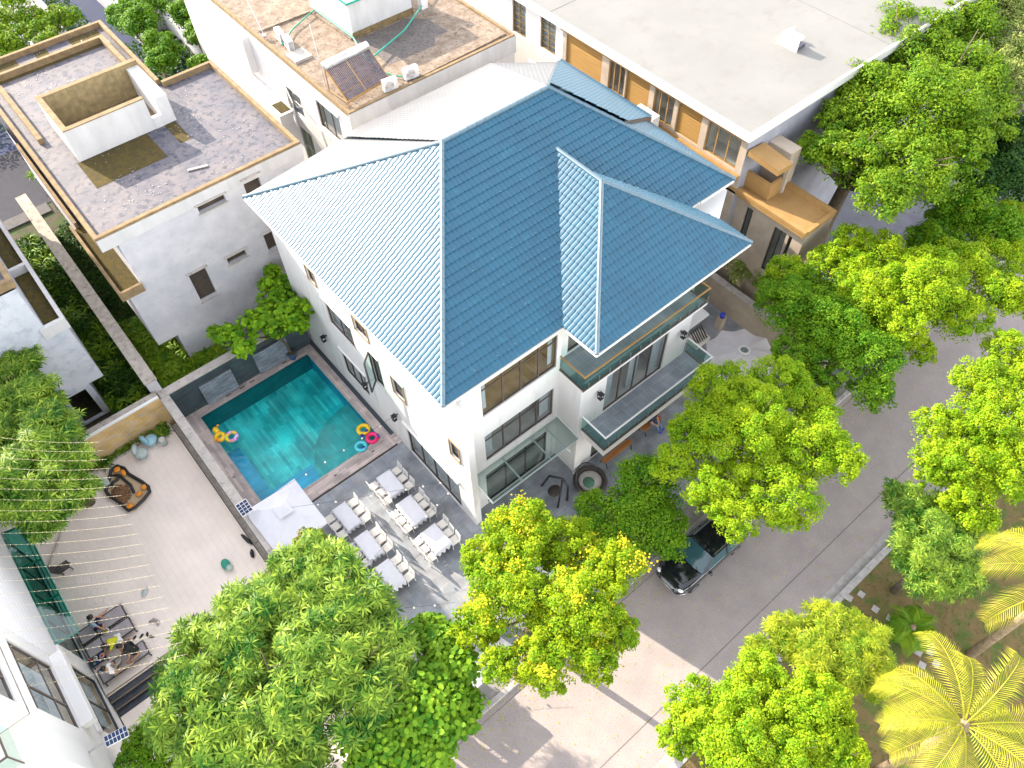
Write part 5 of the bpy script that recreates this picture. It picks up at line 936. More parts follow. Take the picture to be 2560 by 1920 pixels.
# ---------------------------------------------------------------- swim rings
def ring(x, y, R_, r, m1, lab, extra=None, name='swim_ring'):
    b = MB().torus((0,0,0), R_, r, 28, 12); o = b.build(name, m1, None, True); o.location = (x,y,.02+r*.4); tag(o, lab, 'swim ring', 'inflatable rings on the pool'); return o
o = ring(7.62,21.77,.26,.105,'rubber_yellow','yellow inflatable ring at the near right corner of the pool'); b = MB(); b.ell((-.28,-.32,.08),.1,.09,.12,10,6,-.9); b.ell((.06,-.22,.1),.11,.08,.07,10,6,-.9); b.build('handle', 'rubber_navy', o, True)
o = ring(7.68,21.05,.25,.105,'rubber_pink','pink inflatable ring touching the yellow one'); b = MB(); b.ell((.3,-.1,.06),.07,.14,.06,10,6,-.9); b.build('handle', 'rubber_navy', o, True)
o = ring(6.96,21.0,.24,.105,'rubber_teal','turquoise inflatable ring left of the pink one'); b = MB(); b.ell((.05,-.18,.08),.12,.07,.06,10,6,-.9); b.build('handle', 'rubber_navy', o, True)
o = ring(2.22,25.82,.26,.10,'rainbow','rainbow coloured inflatable ring with a white rim beside the yellow duck float')
dk = thing('duck_float', 'yellow and orange inflatable duck beside the rainbow ring', 'pool float', (1.75,26.4,0)); b = MB(); b.torus((1.75,26.2,.05),.2,.12,20,10); b.ell((1.78,26.62,.16),.17,.2,.17,12,8,-.9); b.build('body', 'rubber_yellow', dk, True); b = MB(); b.ell((1.62,26.05,.1),.14,.17,.1,10,6,-.9); b.ell((1.98,26.8,.2),.09,.06,.04,8,5,-.9); b.build('wing', 'rubber_orange', dk, True); b = MB(); [b.ell((1.9,26.66+s*.1,.29),.025,.025,.025,6,4,-.9) for s in (-1,1)]; b.build('eye', 'black', dk)
# ---------------------------------------------------------------- festoon and fairy lights
def cord(name, P0_, P1_, sag, step, br, mb_, mw, lab, grp, drop=.0, rw=.007, n_=24):
    P0_, P1_ = Vector(P0_), Vector(P1_); pts = [P0_.lerp(P1_, i/n_)-Vector((0,0,sag*4*(i/n_)*(1-i/n_))) for i in range(n_+1)]
    t = thing(name, lab, 'string lights', P0_, grp); MB().tube(pts, rw, 4).build('cable', mw, t); b = MB(); L_ = (P1_-P0_).length; k = int(L_/step)
    for i in range(1, k): f_ = i/k; q = P0_.lerp(P1_, f_)-Vector((0,0,sag*4*f_*(1-f_)+drop)); 
    for i in range(1, k):
        f_ = i/k+(rn.uniform(-.2,.2)/k if br < .04 else 0); q = P0_.lerp(P1_, f_)-Vector((0,0,sag*4*f_*(1-f_)+drop)); b.ell(q, br, br, br*1.2, 6, 4, -.95)
    if br > .04: b.build('bulb', mb_, t)
    else: tag(b.build('bulbs', mb_, t), kind='stuff')
    return t
FS = 'bulb strings over the terrace'
cord('festoon_lights', (8.74,14.95,3.0), (1.9,18.75,3.05), .16, .72, .05, 'bulbclear', 'wire', 'bulb string from the house corner across the banquet tables to the square parasol', FS, .08)
cord('festoon_lights', (8.7,14.8,3.0), (5.2,14.2,2.9), .08, .7, .05, 'bulbclear', 'wire', 'short bulb string from the house corner over the right row of tables', FS, .08)
cord('festoon_lights', (8.7,19.6,3.0), (.65,19.8,2.9), .12, .9, .05, 'bulbclear', 'wire', 'bulb string crossing the pool beside the paving edge', FS, .08)
cord('festoon_lights', (4.6,14.5,2.8), (1.2,13.8,3.2), .1, .8, .05, 'bulbclear', 'wire', 'bulb string running from the left tables into the huge mango tree', FS, .08)
cord('festoon_lights', (5.2,10.5,2.9), (2.4,12.4,3.0), .1, .75, .05, 'bulbclear', 'wire', 'short bulb string between the mango and the yellow flowering tree', FS, .08)
FA, FBn, FC, FD = [Vector(q) for q in ((-5.53,25.49,8.6), (-8.77,15.78,8.6), (-2.35,22.66,8.3), (-3.42,12.95,8.3))]
FL = [(FA.lerp(FBn, i/21), FC.lerp(FD, i/21)) for i in range(22)]
ORD = ['topmost','second','third','fourth','fifth','sixth','seventh','eighth','ninth','tenth','eleventh','twelfth','thirteenth','fourteenth','fifteenth','sixteenth','seventeenth','eighteenth','nineteenth','twentieth','twenty first']
for k, (a, c) in enumerate(FL): cord('fairy_lights', a, c, .22, .17, .013, 'bulb', 'wire_pale', ('lowest warm fairy light string, crossing the seated people' if k == 21 else ORD[k]+' warm fairy light string counting down from the yellow stone wall'), 'fairy light strings over the courtyard', 0, .004, 20)
# ---------------------------------------------------------------- black car (front towards -X)
K = thing('parked_car', 'black car with chrome trim parked against the left kerb under the bright green tree', 'car', (15.7, 5.9, -.12)); Z0 = -.12; XC, YC = 13.35, 5.92
def ringp(s_, w_, zl, zb, cr): return [(XC+s_, YC+a*w_, Z0+z) for a, z in ((-.85,zl),(-1,zl+.18),(-1.0,zb-.22),(-.95,zb-.05),(-.72,zb+.015),(-.35,zb+cr*.8),(0,zb+cr),(.35,zb+cr*.8),(.72,zb+.015),(.95,zb-.05),(1.0,zb-.22),(1,zl+.18),(.85,zl))]
stn = [(0,.60,.34,.60,.01),(.06,.72,.28,.68,.02),(.22,.83,.22,.80,.03),(.55,.90,.19,.90,.05),(1.0,.92,.18,.96,.06),(1.45,.93,.18,1.02,.05),(2.0,.94,.18,1.03,.04),(3.6,.94,.18,1.04,.04),(4.2,.92,.2,1.06,.03),(4.5,.86,.26,1.0,.02),(4.6,.74,.38,.8,.01)]
b = MB(); rings = [ringp(*s_) for s_ in stn]; n_ = 13
for r_ in rings: b.v += r_
for i in range(len(rings)-1):
    for k in range(n_-1): b.f.append((i*n_+k, i*n_+k+1, (i+1)*n_+k+1, (i+1)*n_+k))
b.f.append(tuple(range(n_))); b.f.append(tuple(range((len(rings)-1)*n_, len(rings)*n_))[::-1]); o = b.build('body', 'paint', K, True)
md = o.modifiers.new('sub', 'SUBSURF'); md.levels = md.render_levels = 2
b = MB(); rf_ = [(2.02,.66,1.53),(2.4,.70,1.60),(3.2,.70,1.60),(3.95,.66,1.53)]; 
for s_, w_, z in rf_: b.v += [(XC+s_,YC-w_,Z0+z-.04),(XC+s_,YC-w_*.5,Z0+z+.02),(XC+s_,YC+w_*.5,Z0+z+.02),(XC+s_,YC+w_,Z0+z-.04)]
for i in range(3):
    for k in range(3): b.f.append((i*4+k, i*4+k+1, i*4+k+5, i*4+k+4))
b.build('roof', 'paint', K, True)
W = lambda s_, y, z: (XC+s_, YC+y, Z0+z)
b = MB(); b.v = [W(1.30,-.80,1.05),W(1.22,-.4,1.09),W(1.20,0,1.10),W(1.22,.4,1.09),W(1.30,.80,1.05),W(2.03,.64,1.50),W(2.01,.33,1.54),W(2.0,0,1.555),W(2.01,-.33,1.54),W(2.03,-.64,1.50)]; b.f = [(0,1,8,9),(1,2,7,8),(2,3,6,7),(3,4,5,6)]; b.build('windscreen', 'carglass', K, True)
b = MB().quad(W(4.35,-.74,1.08),W(4.35,.74,1.08),W(3.95,.64,1.50),W(3.95,-.64,1.50)); b.build('rear_window', 'carglass', K)
for s_ in (-1, 1):
    b = MB().quad(W(1.42,s_*.87,1.04),W(4.2,s_*.87,1.06),W(3.88,s_*.685,1.50),W(2.1,s_*.685,1.50)); b.build('side_window', 'carglass', K)
    b = MB(); b.beam(W(1.36,s_*.84,1.05),W(2.05,s_*.68,1.53),.08,.06); b.beam(W(4.3,s_*.82,1.06),W(3.92,s_*.68,1.53),.1,.06); b.beam(W(2.9,s_*.875,1.05),W(2.9,s_*.69,1.52),.08,.04); b.build('pillar', 'paint', K)
    MB().beam(W(2.15,s_*.62,1.63),W(3.8,s_*.62,1.63),.05,.05).build('roof_rail', 'steel', K); MB().beam(W(1.42,s_*.915,1.03),W(4.15,s_*.915,1.05),.03,.03).build('chrome_strip', 'steel', K)
    b = MB(); b.ell(W(1.62,s_*1.03,1.08),.10,.13,.08,10,6,-.95); b.build('mirror', 'paint', K, True); b = MB(); [b.beam(W(q,s_*.955,.90),W(q+.2,s_*.955,.90),.03,.03) for q in (2.55,3.6)]; b.build('door_handle', 'steel', K)
    b = MB(); b.ell(W(.22,s_*.62,.68),.16,.16,.08,10,6,-.9); b.build('headlight', 'bulbclear', K, True)
    for q in (.85, 3.65):
        b = MB(); b.torus((0,0,0), .25, .09, 24, 8); b.v = [(XC+q+v[0], YC+s_*.85+v[2], Z0+.34+v[1]) for v in b.v]; wh = b.build('wheel', 'tyre', K, True); r_ = MB(); r_.tube([W(q,s_*.80,.34),W(q,s_*.93,.34)], .19, 16); r_.build('rim', 'steel', wh)
b = MB(); b.tube([W(.30,-.86,.50),W(.10,-.72,.46),W(.0,-.4,.44),W(-.02,0,.44),W(.0,.4,.44),W(.10,.72,.46),W(.30,.86,.50)], .025, 6); b.tube([W(.34,-.84,.66),W(.10,-.66,.62),W(-.0,-.3,.60),W(-.01,.3,.60),W(.10,.66,.62),W(.34,.84,.66)], .018, 6); b.build('chrome_strip', 'steel', K)
b = MB(); b.box(XC-.03,YC-.45,Z0+.46,XC+.05,YC+.45,Z0+.60); b.build('grille', 'black', K); b = MB(); b.beam(W(1.22,-.6,1.09),W(1.5,-.05,1.22),.025,.02); b.beam(W(1.2,.1,1.12),W(1.5,.55,1.22),.025,.02); b.build('wiper', 'black', K)
b = MB(); b.tube([W(.35,-.5,.915),W(.7,-.62,.965),W(1.15,-.7,1.01)], .012, 5); b.tube([W(.35,.5,.915),W(.7,.62,.965),W(1.15,.7,1.01)], .012, 5); b.build('bonnet_crease', 'paint', K)
# ---------------------------------------------------------------- bicycles
def bicycle(lab, x, y, rz, c):
    t = thing('bicycle', lab, 'bicycle', (0,0,0), 'bicycles parked on the pavement', local=True)
    for cy in (0, 1.05):
        b = MB(); b.torus((0,0,0), .31, .022, 28, 6); b.v = [(v[2], cy+v[0], .33+v[1]) for v in b.v]; wh = b.build('wheel', 'tyre', t, True); r_ = MB(); r_.torus((0,0,0), .285, .012, 28, 4); r_.v = [(v[2], cy+v[0], .33+v[1]) for v in r_.v]
        for k in range(12): a = k*math.pi/6; r_.beam((0,cy,.33),(0,cy+.28*math.cos(a),.33+.28*math.sin(a)),.006,.006)
        r_.build('rim', 'bulbclear', wh)
    b = MB(); A = (0,.08,.75); B_2 = (0,.62,.28); C = (0,.78,.82); D = (0,1.05,.33)
    for p, q in ((A,B_2),(B_2,C),((0,.1,.62),(0,.74,.6)),(B_2,D),(C,D),((0,.03,.95),(0,0,.33))): b.tube([p,q], .02, 6)
    b.build('frame', c, t); MB().tube([(-.28,.15,1.0),(-.1,.02,.98),(.1,.02,.98),(.28,.15,1.0)], .014, 6).build('handlebar', 'steel', t)
    b = MB(); b.ell((0,.84,.88), .09, .14, .05, 10, 5, -.9); b.build('saddle', 'black', t, True)
    b = MB()
    for z in (.66,.74,.82,.90): k = .13+.03*(z-.66)/.24; [b.beam(p,q,.008,.008) for p,q in (((-k,-.28-k,z),(k,-.28-k,z)),((k,-.28-k,z),(k,-.06,z)),((k,-.06,z),(-k,-.06,z)),((-k,-.06,z),(-k,-.28-k,z)))]
    for k in range(6): x_ = -.13+.052*k; b.beam((x_,-.41,.66),(x_*1.2,-.44,.90),.006,.006); b.beam((x_,-.41,.66),(x_,-.06,.66),.006,.006)
    b.build('basket', 'galv', t); b = MB(); b.box(-.07,.9,.62,.07,1.3,.64); b.build('rack', 'steel', t); t.location = (x,y,0); t.rotation_euler.z = rz
bicycle('red bicycle with a wire basket, the one nearer the lit road', 3.3, 6.75+.5, -.25, 'red'); bicycle('white bicycle half hidden under the round leaf tree, left of the red one', 2.75, 6.75+.5, -.3, 'trimwhite')
# ---------------------------------------------------------------- loungers
def lounger(lab, x0, yc, rz=0):
    t = thing('sun_lounger', lab, 'sun lounger', (0,0,0), 'sun loungers in the beige courtyard', local=True)
    b = MB()
    for p, q in (((-1,-.33,.30),(1,-.33,.30)),((-1,.33,.30),(1,.33,.30)),((-1,-.33,.30),(-1,.33,.30)),((1,-.33,.30),(1,.33,.30)),((-.3,-.33,.30),(-.3,.33,.30))): b.beam(p, q, .05, .06)
    b.build('frame', 'darkframe', t)
    for sx in (-.95, .95):
        for sy in (-.32, .32): MB().beam((sx,sy,.28),(sx*1.03,sy*1.08,0),.05,.05).build('leg', 'darkframe', t)
    MB().box(-.275,-.30,.29,.97,.30,.335).build('seat_pad', 'greypad', t, bevel=.01); MB().box(-.97,-.30,.29,-.325,.30,.335).build('back_pad', 'greypad', t, bevel=.01)
    t.location = (x0, yc, .45); t.rotation_euler.z = rz
lounger('grey sun lounger farthest from the steps, with the blue shirted person on it', -6.72, 20.33, .01); lounger('middle grey sun lounger carrying the white bowl', -6.70, 19.55, .015); lounger('grey sun lounger nearest the dark steps', -6.66, 18.2, .0)
# ---------------------------------------------------------------- people
def skin(name, V_, E, m_, par, lv=1):
    me = bpy.data.meshes.new(name); o_ = OFF.get(par.name, Vector()) if par else Vector(); me.from_pydata([Vector(v[:3])-o_ for v in V_], E, []); me.update(); o = bpy.data.objects.new(name, me); COL.objects.link(o)
    if par: o.parent = par; OFF[o.name] = o_
    me.materials.append(MATS[m_]); s_ = o.modifiers.new('skin', 'SKIN'); s_.use_smooth_shade = True
    for i, v in enumerate(V_):
        d = me.skin_vertices[0].data[i]; d.radius = (v[3], v[4] if len(v) > 4 else v[3]); d.use_root = (i == 0)
    u_ = o.modifiers.new('sub', 'SUBSURF'); u_.levels = u_.render_levels = lv; return o
def person(lab, J, top, bot, hairlen=0, shoes=None, group=None, facing=(1,0,0)):
    """J: joints pel, che, nec, hea, and for L/R: sh el wr, hi kn an to"""
    J = {k: Vector(v) for k, v in J.items()}; t = thing('person', lab, 'person', (J['pel'].x, J['pel'].y, .45 if J['pel'].y > 14 else 0), group); V_, E = [], []
    def ad(p, r, pa=None, r2=None): V_.append((*p, r, r2 or r)); 
    def add(p, r, pa=None, r2=None):
        V_.append((*p, r, r2 or r))
        if pa is not None: E.append((pa, len(V_)-1))
        return len(V_)-1
    pe = add(J['pel'], .115); sp = add(J['pel'].lerp(J['che'], .5), .105, pe); c_ = add(J['che'], .12, sp); nk = add(J['nec'], .055, c_); h0 = add(J['nec'].lerp(J['hea'], .45), .06, nk); h1 = add(J['hea'], .095, h0); add(J['hea']+(J['hea']-J['nec']).normalized()*.07, .075, h1)
    f = Vector(facing).normalized(); add(J['hea']+f*.095-Vector((0,0,.015)), .018, h1)
    for s_ in 'LR':
        a = add(J['sh'+s_], .055, c_); e = add(J['el'+s_], .04, a); w_ = add(J['wr'+s_], .028, e); d = (J['wr'+s_]-J['el'+s_]).normalized(); pm = add(J['wr'+s_]+d*.06, .032, w_, .018); sd_ = d.cross(f); sd_ = (sd_ if sd_.length > .2 else d.cross(Vector((0,0,1)))).normalized(); dn = Vector((0,0,-.25))
        for k, L_ in enumerate((.07,.08,.075,.06)): q = add(J['wr'+s_]+d*.09+sd_*(-.027+.018*k), .009, pm); q = add(J['wr'+s_]+d*(.09+L_*.55)+sd_*(-.03+.02*k)+dn*.04, .0085, q); add(J['wr'+s_]+d*(.09+L_*.9)+sd_*(-.03+.02*k)+dn*.13, .0075, q)
        q = add(J['wr'+s_]+d*.05-sd_*.04, .011, pm); add(J['wr'+s_]+d*.09-sd_*.055, .009, q)
        hp_ = add(J['hi'+s_], .085, pe); kn = add(J['kn'+s_], .058, hp_); an = add(J['an'+s_], .036, kn); add(J['to'+s_], .032, an, .026)
    skin('body', V_, E, 'skin', t, 2)
    b = MB(); hc = J['hea']+(J['hea']-J['nec']).normalized()*.035-f*.02; b.ell(hc, .112, .112, .118, 14, 9, -.35, .04)
    if hairlen: b.ell(hc-f*.09-Vector((0,0,.07)), .075, .085, hairlen, 12, 8, -.95, .05)
    b.build('hair', 'hair', t, True)
    b = MB(); sd_ = f.cross(Vector((0,0,1))).normalized()
    for s1 in (-1, 1): b.ell(J['hea']+f*.088+sd_*s1*.034+Vector((0,0,.012)), .011, .011, .008, 6, 4, -.9)
    b.build('eyes', 'black', t)
    T, TE = [], []
    def at(p, r, pa=None):
        T.append((*p, r, r))
        if pa is not None: TE.append((pa, len(T)-1))
        return len(T)-1
    p0 = at(J['pel']+(J['pel']-J['che']).normalized()*.02, .135); p1 = at(J['pel'].lerp(J['che'], .5), .128, p0); p2 = at(J['che'], .142, p1); at(J['che'].lerp(J['nec'], .75), .075, p2)
    for s_ in 'LR': q = at(J['sh'+s_], .072, p2); at(J['sh'+s_].lerp(J['el'+s_], .75), .062, q)
    skin('shirt', T, TE, top, t, 2)
    T, TE = [], []; p0 = at(J['pel'], .138)
    for s_ in 'LR': q = at(J['hi'+s_], .102, p0); q = at(J['kn'+s_], .074, q) if bot[1] >= 1 else at(J['hi'+s_].lerp(J['kn'+s_], .7), .082, q); bot[1] > 1 and at(J['kn'+s_].lerp(J['an'+s_], .92), .052, q)
    skin('trousers' if bot[1] > 1 else 'shorts', T, TE, bot[0], t, 2)
    if shoes:
        for s_ in 'LR': b = MB(); d = (J['to'+s_]-J['an'+s_]); b.beam(J['an'+s_]-d*.2, J['to'+s_]+d*.35, .095, .07); b.build('shoe', shoes, t, bevel=.025)
    return t
G_P = 'people around the courtyard loungers'
person('person in a pale blue shirt on the farthest lounger, one leg stretched out', dict(pel=(-7.0,20.38,.93), che=(-6.93,20.40,1.25), nec=(-6.88,20.42,1.42), hea=(-6.80,20.44,1.56), shL=(-6.92,20.58,1.34), elL=(-6.72,20.62,1.12), wrL=(-6.55,20.50,1.0), shR=(-6.90,20.22,1.34), elR=(-6.80,20.10,1.12), wrR=(-6.72,19.98,.95),
 hiL=(-6.93,20.48,.90), knL=(-6.62,20.62,.98), anL=(-6.36,20.80,.72), toL=(-6.24,20.88,.74), hiR=(-6.93,20.28,.90), knR=(-6.62,20.18,.93), anR=(-6.78,19.98,.84), toR=(-6.64,19.98,.82)), 'shirt_blue', ['navy', 1], .12, None, G_P, (.8,-.3,-.4))
person('person in a bright yellow shirt bending over between the loungers', dict(pel=(-6.42,19.22,.93), che=(-6.66,19.10,1.14), nec=(-6.80,19.08,1.22), hea=(-6.92,19.08,1.26), shL=(-6.68,18.95,1.14), elL=(-6.86,18.86,.98), wrL=(-7.02,18.92,.86), shR=(-6.70,19.26,1.16), elR=(-6.90,19.26,.98), wrR=(-7.05,19.10,.86),
 hiL=(-6.46,19.12,.90), knL=(-6.52,18.78,.92), anL=(-6.56,18.72,.53), toL=(-6.60,18.60,.50), hiR=(-6.40,19.30,.90), knR=(-6.30,18.92,.92), anR=(-6.36,18.86,.53), toR=(-6.40,18.74,.50)), 'shirt_yellow', ['shirt_white', 1], .14, 'rattan', G_P, (-.8,-.1,-.6))
person('person in a black shirt sitting with bare legs on the lounger nearest the steps', dict(pel=(-6.08,18.26,.93), che=(-6.22,18.40,1.20), nec=(-6.30,18.48,1.35), hea=(-6.40,18.56,1.45), shL=(-6.34,18.28,1.26), elL=(-6.30,18.08,1.08), wrL=(-6.48,18.06,.92), shR=(-6.12,18.54,1.28), elR=(-5.96,18.72,1.12), wrR=(-6.12,18.86,1.0),
 hiL=(-6.14,18.18,.90), knL=(-5.96,18.0,.98), anL=(-6.40,17.98,.82), toL=(-6.54,17.99,.81), hiR=(-6.02,18.36,.90), knR=(-6.08,18.76,.92), anR=(-6.10,18.84,.53), toR=(-6.18,18.96,.50)), 'shirt_black', ['shirt_black', 1], .10, None, G_P, (-.7,.5,-.4))
person('person in a white shirt and khaki trousers at the wall end of the nearest lounger', dict(pel=(-7.12,18.02,.93), che=(-7.18,18.02,1.24), nec=(-7.20,18.03,1.41), hea=(-7.26,18.05,1.54), shL=(-7.14,18.20,1.33), elL=(-6.98,18.30,1.12), wrL=(-6.96,18.20,.96), shR=(-7.16,17.84,1.33), elR=(-6.98,17.78,1.10), wrR=(-6.86,17.94,.98),
 hiL=(-7.04,18.12,.90), knL=(-6.72,18.24,.96), anL=(-6.64,18.42,.86), toL=(-6.58,18.5,.84), hiR=(-7.04,17.92,.90), knR=(-6.68,17.88,.92), anR=(-6.40,17.86,.83), toR=(-6.30,17.88,.85)), 'shirt_white', ['khaki', 2], 0, None, G_P, (-.8,.3,-.4))
person('person in jeans and blue shoes sitting on a bench under the lower balcony', dict(pel=(19.0,12.30,.55), che=(19.0,12.36,.88), nec=(19.0,12.36,1.06), hea=(19.0,12.30,1.2), shL=(18.84,12.36,.97), elL=(18.78,12.18,.78), wrL=(18.9,12.0,.66), shR=(19.16,12.36,.97), elR=(19.22,12.18,.78), wrR=(19.1,12.0,.66),
 hiL=(18.92,12.22,.52), knL=(18.95,11.9,.55), anL=(19.05,11.84,.12), toL=(19.1,11.72,.06), hiR=(19.1,12.22,.52), knR=(19.2,11.94,.55), anR=(19.28,11.88,.12), toR=(19.36,11.78,.06)), 'navy', ['denim', 2], 0, 'blue', None, (.1,-1,0))
# ---------------------------------------------------------------- small things in the courtyard
def one(name, mb, m_, lab, cat, grp=None, smooth=False, bevel=0): return tag(mb.build(name, m_, None, smooth, bevel), lab, cat, grp)
bw = thing('bowl', 'white bowl of greens on the middle lounger', 'bowl', (-6.69,19.86,.79)); b = MB(); b.tube([(-6.69,19.86,.79),(-6.69,19.86,.81),(-6.69,19.86,.88)], [.06,.10,.15], 20); b.build('dish', 'trimwhite', bw, True); b = MB(); b.ell((-6.69,19.86,.865), .125, .125, .04, 14, 5, 0, .1); b.build('salad', 'food', bw)
one('bag', MB().ell((-6.38,19.36,.87), .09,.08,.07,10,6,-.9,.12), 'trimwhite', 'crumpled white bag behind the yellow shirted person', 'bag')
sd = thing('side_table', 'low dark side table crowded with dishes beside the glass doors', 'table', (-7.45,19.0,.45)); MB().box(-7.8,18.8,.72,-7.12,19.22,.76).build('tabletop', 'navy', sd, bevel=.01)
for px in (-7.75,-7.17):
    for py in (18.85,19.17): MB().beam((px,py,.72),(px,py,.45),.035,.035).build('leg', 'darkframe', sd)
for i, (px, py, r_, m_, lab) in enumerate(((-7.25,19.02,.11,'trimwhite','white plate with red food at the right end of the side table'),(-7.5,19.1,.09,'bulbclear','clear round dish in the middle of the side table'),(-7.62,18.9,.07,'greenpipe','green packet dish at the near end of the side table'))):
    d = thing('plate', lab, 'dish', (px,py,.76)); MB().tube([(px,py,.761),(px,py,.775),(px,py,.80)], [r_*.6,r_*.8,r_], 18).build('dish', m_, d, True); MB().ell((px,py,.79), r_*.7,r_*.7,.025,10,4,0,.15).build('food', ('red','food','food')[i], d)
one('cup', MB().tube([(-7.68,19.15,.761),(-7.68,19.15,.85)], [.035,.045], 12), 'red', 'red cup at the far end of the side table', 'cup'); one('cup', MB().tube([(-7.38,18.88,.761),(-7.38,18.88,.83)], [.03,.04], 12), 'trimwhite', 'small white cup at the near edge of the side table', 'cup')
for px, py, a, lab in ((-5.93,19.02,.5,'dark sandal nearest the middle lounger'),(-5.66,18.9,.4,'dark sandal in the middle of the row by the loungers'),(-5.44,18.8,1.2,'dark folded sandal, third in the row by the loungers'),(-5.34,18.6,2.4,'small dark slipper, last in the row by the loungers')):
    b = MB(); b.ell((0,0,.03), .13,.05,.03,12,5,-.9); b.torus((.03,0,.055), .04,.012,12,5); o = one('sandal', b, 'black', lab, 'sandal', 'sandals on the courtyard paving', True); o.location = (px,py,.45); o.rotation_euler.z = a
o = one('bolster', MB().ell((0,0,.09), .22,.12,.09,14,7,-.9), 'palestone', 'small oval grey stone lying on the beige paving', 'stone'); o.location = (-4.7,20.63,.45); o.rotation_euler.z = .7
b = MB(); b.tube([(-.2,.25,.05),(.0,.2,.08),(.12,.02,.08),(.05,-.15,.06)], [.03,.08,.07,.04], 8); o = one('towel', b, 'greypad', 'curled grey towel on the paving next to the sandals', 'towel', None, True); o.location = (-4.95,19.0,.45)
bg_ = thing('bean_bag', 'green and white rounded floor seat alone on the beige paving', 'seat', (-1.3,19.3,.45)); b = MB(); b.ell((-1.3,19.42,.6), .20,.30,.16,16,8,-.9); b.build('body', 'greenbag', bg_, True); b = MB(); b.ell((-1.24,19.16,.62), .16,.14,.15,14,8,-.9); b.build('cushion', 'palestone', bg_, True)
for px, py, a, L_, lab in ((.02,19.95,1.75,.42,'long dark stick shaped bag leaning at the foot of the white wall'),(-.13,19.15,1.2,.24,'dark bag on the paving by the white wall')): b = MB(); b.ell((0,0,.08), L_,.09,.08,12,6,-.9,.08); o = one('bag', b, 'black', lab, 'bag', None, True); o.location = (px,py,.45); o.rotation_euler.z = a
cv = thing('lounge_chair', 'dark slatted lounge chair beside the green glass canopy', 'chair', (-7.0,24.0,.45)); b = MB(); [b.beam((-7.25,23.8+.08*k,.75),(-6.75,23.8+.08*k,.78),.05,.03) for k in range(6)]; b.build('seat', 'darkframe', cv); b = MB(); [b.beam((-7.25,23.8+.08*k,.75),(-7.45,23.8+.08*k,1.2),.05,.03) for k in range(6)]; b.build('backrest', 'darkframe', cv)
for p in ((-7.2,23.82),(-7.2,24.18),(-6.78,23.82),(-6.78,24.18)): MB().beam((*p,.74),(p[0]+.03,p[1],.45),.04,.04).build('leg', 'darkframe', cv)
# organic seat with orange cushions round a rubble mound
gs = thing('rock_garden', 'black rimmed curved seat with orange cushions around a brown rubble mound', 'rock garden', (-3.2,26.2,.45)); b = MB()
rimp = [(-3.3,27.5),(-2.95,27.55),(-2.75,27.2),(-2.72,26.75),(-2.55,26.3),(-2.4,25.9),(-2.28,25.45),(-2.35,25.15),(-2.75,24.95),(-3.25,24.8),(-3.55,24.85),(-3.62,25.2),(-3.75,25.7),(-3.95,26.2),(-3.95,26.6),(-3.7,26.9),(-3.5,27.2)]
b.tube([(x_,y_,.62) for x_,y_ in rimp], .085, 8, True); b.tube([(-3.45,27.2,.62),(-3.1,27.0,.62),(-3.0,26.5,.62),(-2.9,26.1,.62),(-2.95,25.6,.62)], .07, 8); b.tube([(-3.1,27.0,.62),(-3.25,26.8,.64),(-3.5,26.8,.62),(-3.7,26.6,.62)], .08, 8); b.build('rim', 'black', gs, True)
MB().prism(rimp, .46, .56).build('base', 'sandbed', gs); b = MB(); rn = random.Random(8)
for k in range(150): a = rn.uniform(0, 6.28); q = rn.random()**.6; b.ell((-3.45+.42*q*math.cos(a), 25.95+.6*q*math.sin(a), .60+.22*(1-q)), rn.uniform(.03,.07), rn.uniform(.03,.07), rn.uniform(.03,.05), 6, 3, -.9, .2)
b.build('rubble_mound', 'rubble', gs)
for px, py, rx, ry in ((-3.05,27.32,.17,.16),(-2.78,25.35,.17,.13),(-2.45,25.55,.14,.16),(-3.4,25.02,.17,.17),(-2.88,26.95,.12,.2)): b = MB(); b.ell((px,py,.66), rx, ry, .07, 14, 6, -.9, .04); b.build('cushion', 'orangepad', gs, True)
b = MB(); b.box(-4.0,26.75,.46,-3.6,27.2,.8); b.build('stone_block', 'palestone', gs, bevel=.05)
for i, (px, py, a, lab) in enumerate(((-1.05,27.75,.3,'pale blue shell chair in the courtyard corner, next to the curved kerb'),(-1.75,27.35,-.5,'pale grey green rounded chair left of the pale blue one'))):
    t = thing('shell_chair', lab, 'chair', (0,0,0), 'pale chairs in the courtyard corner', local=True); b = MB(); b.ell((0,0,.34), .36,.33,.16,16,7,-.9); b.build('seat', ('paleblue','palestone')[i], t, True); b = MB(); b.ell((-.22,.12,.52), .14,.30,.26,14,8,-.9); b.build('backrest', ('paleblue','palestone')[i], t, True); b = MB(); b.tube([(0,0,0),(0,0,.2)], [.24,.12], 14); b.build('base', 'palestone', t); t.location = (px,py,.45); t.rotation_euler.z = a
fb2 = thing('side_stool', 'grey stool with a dark mesh top at the corner of the courtyard', 'stool', (-.6,27.35,.45)); MB().tube([(-.6,27.35,.45),(-.6,27.35,.85)], [.16,.2], 14).build('body', 'palestone', fb2, True); MB().tube([(-.6,27.35,.851),(-.6,27.35,.87)], .15, 14).build('top', 'room', fb2)
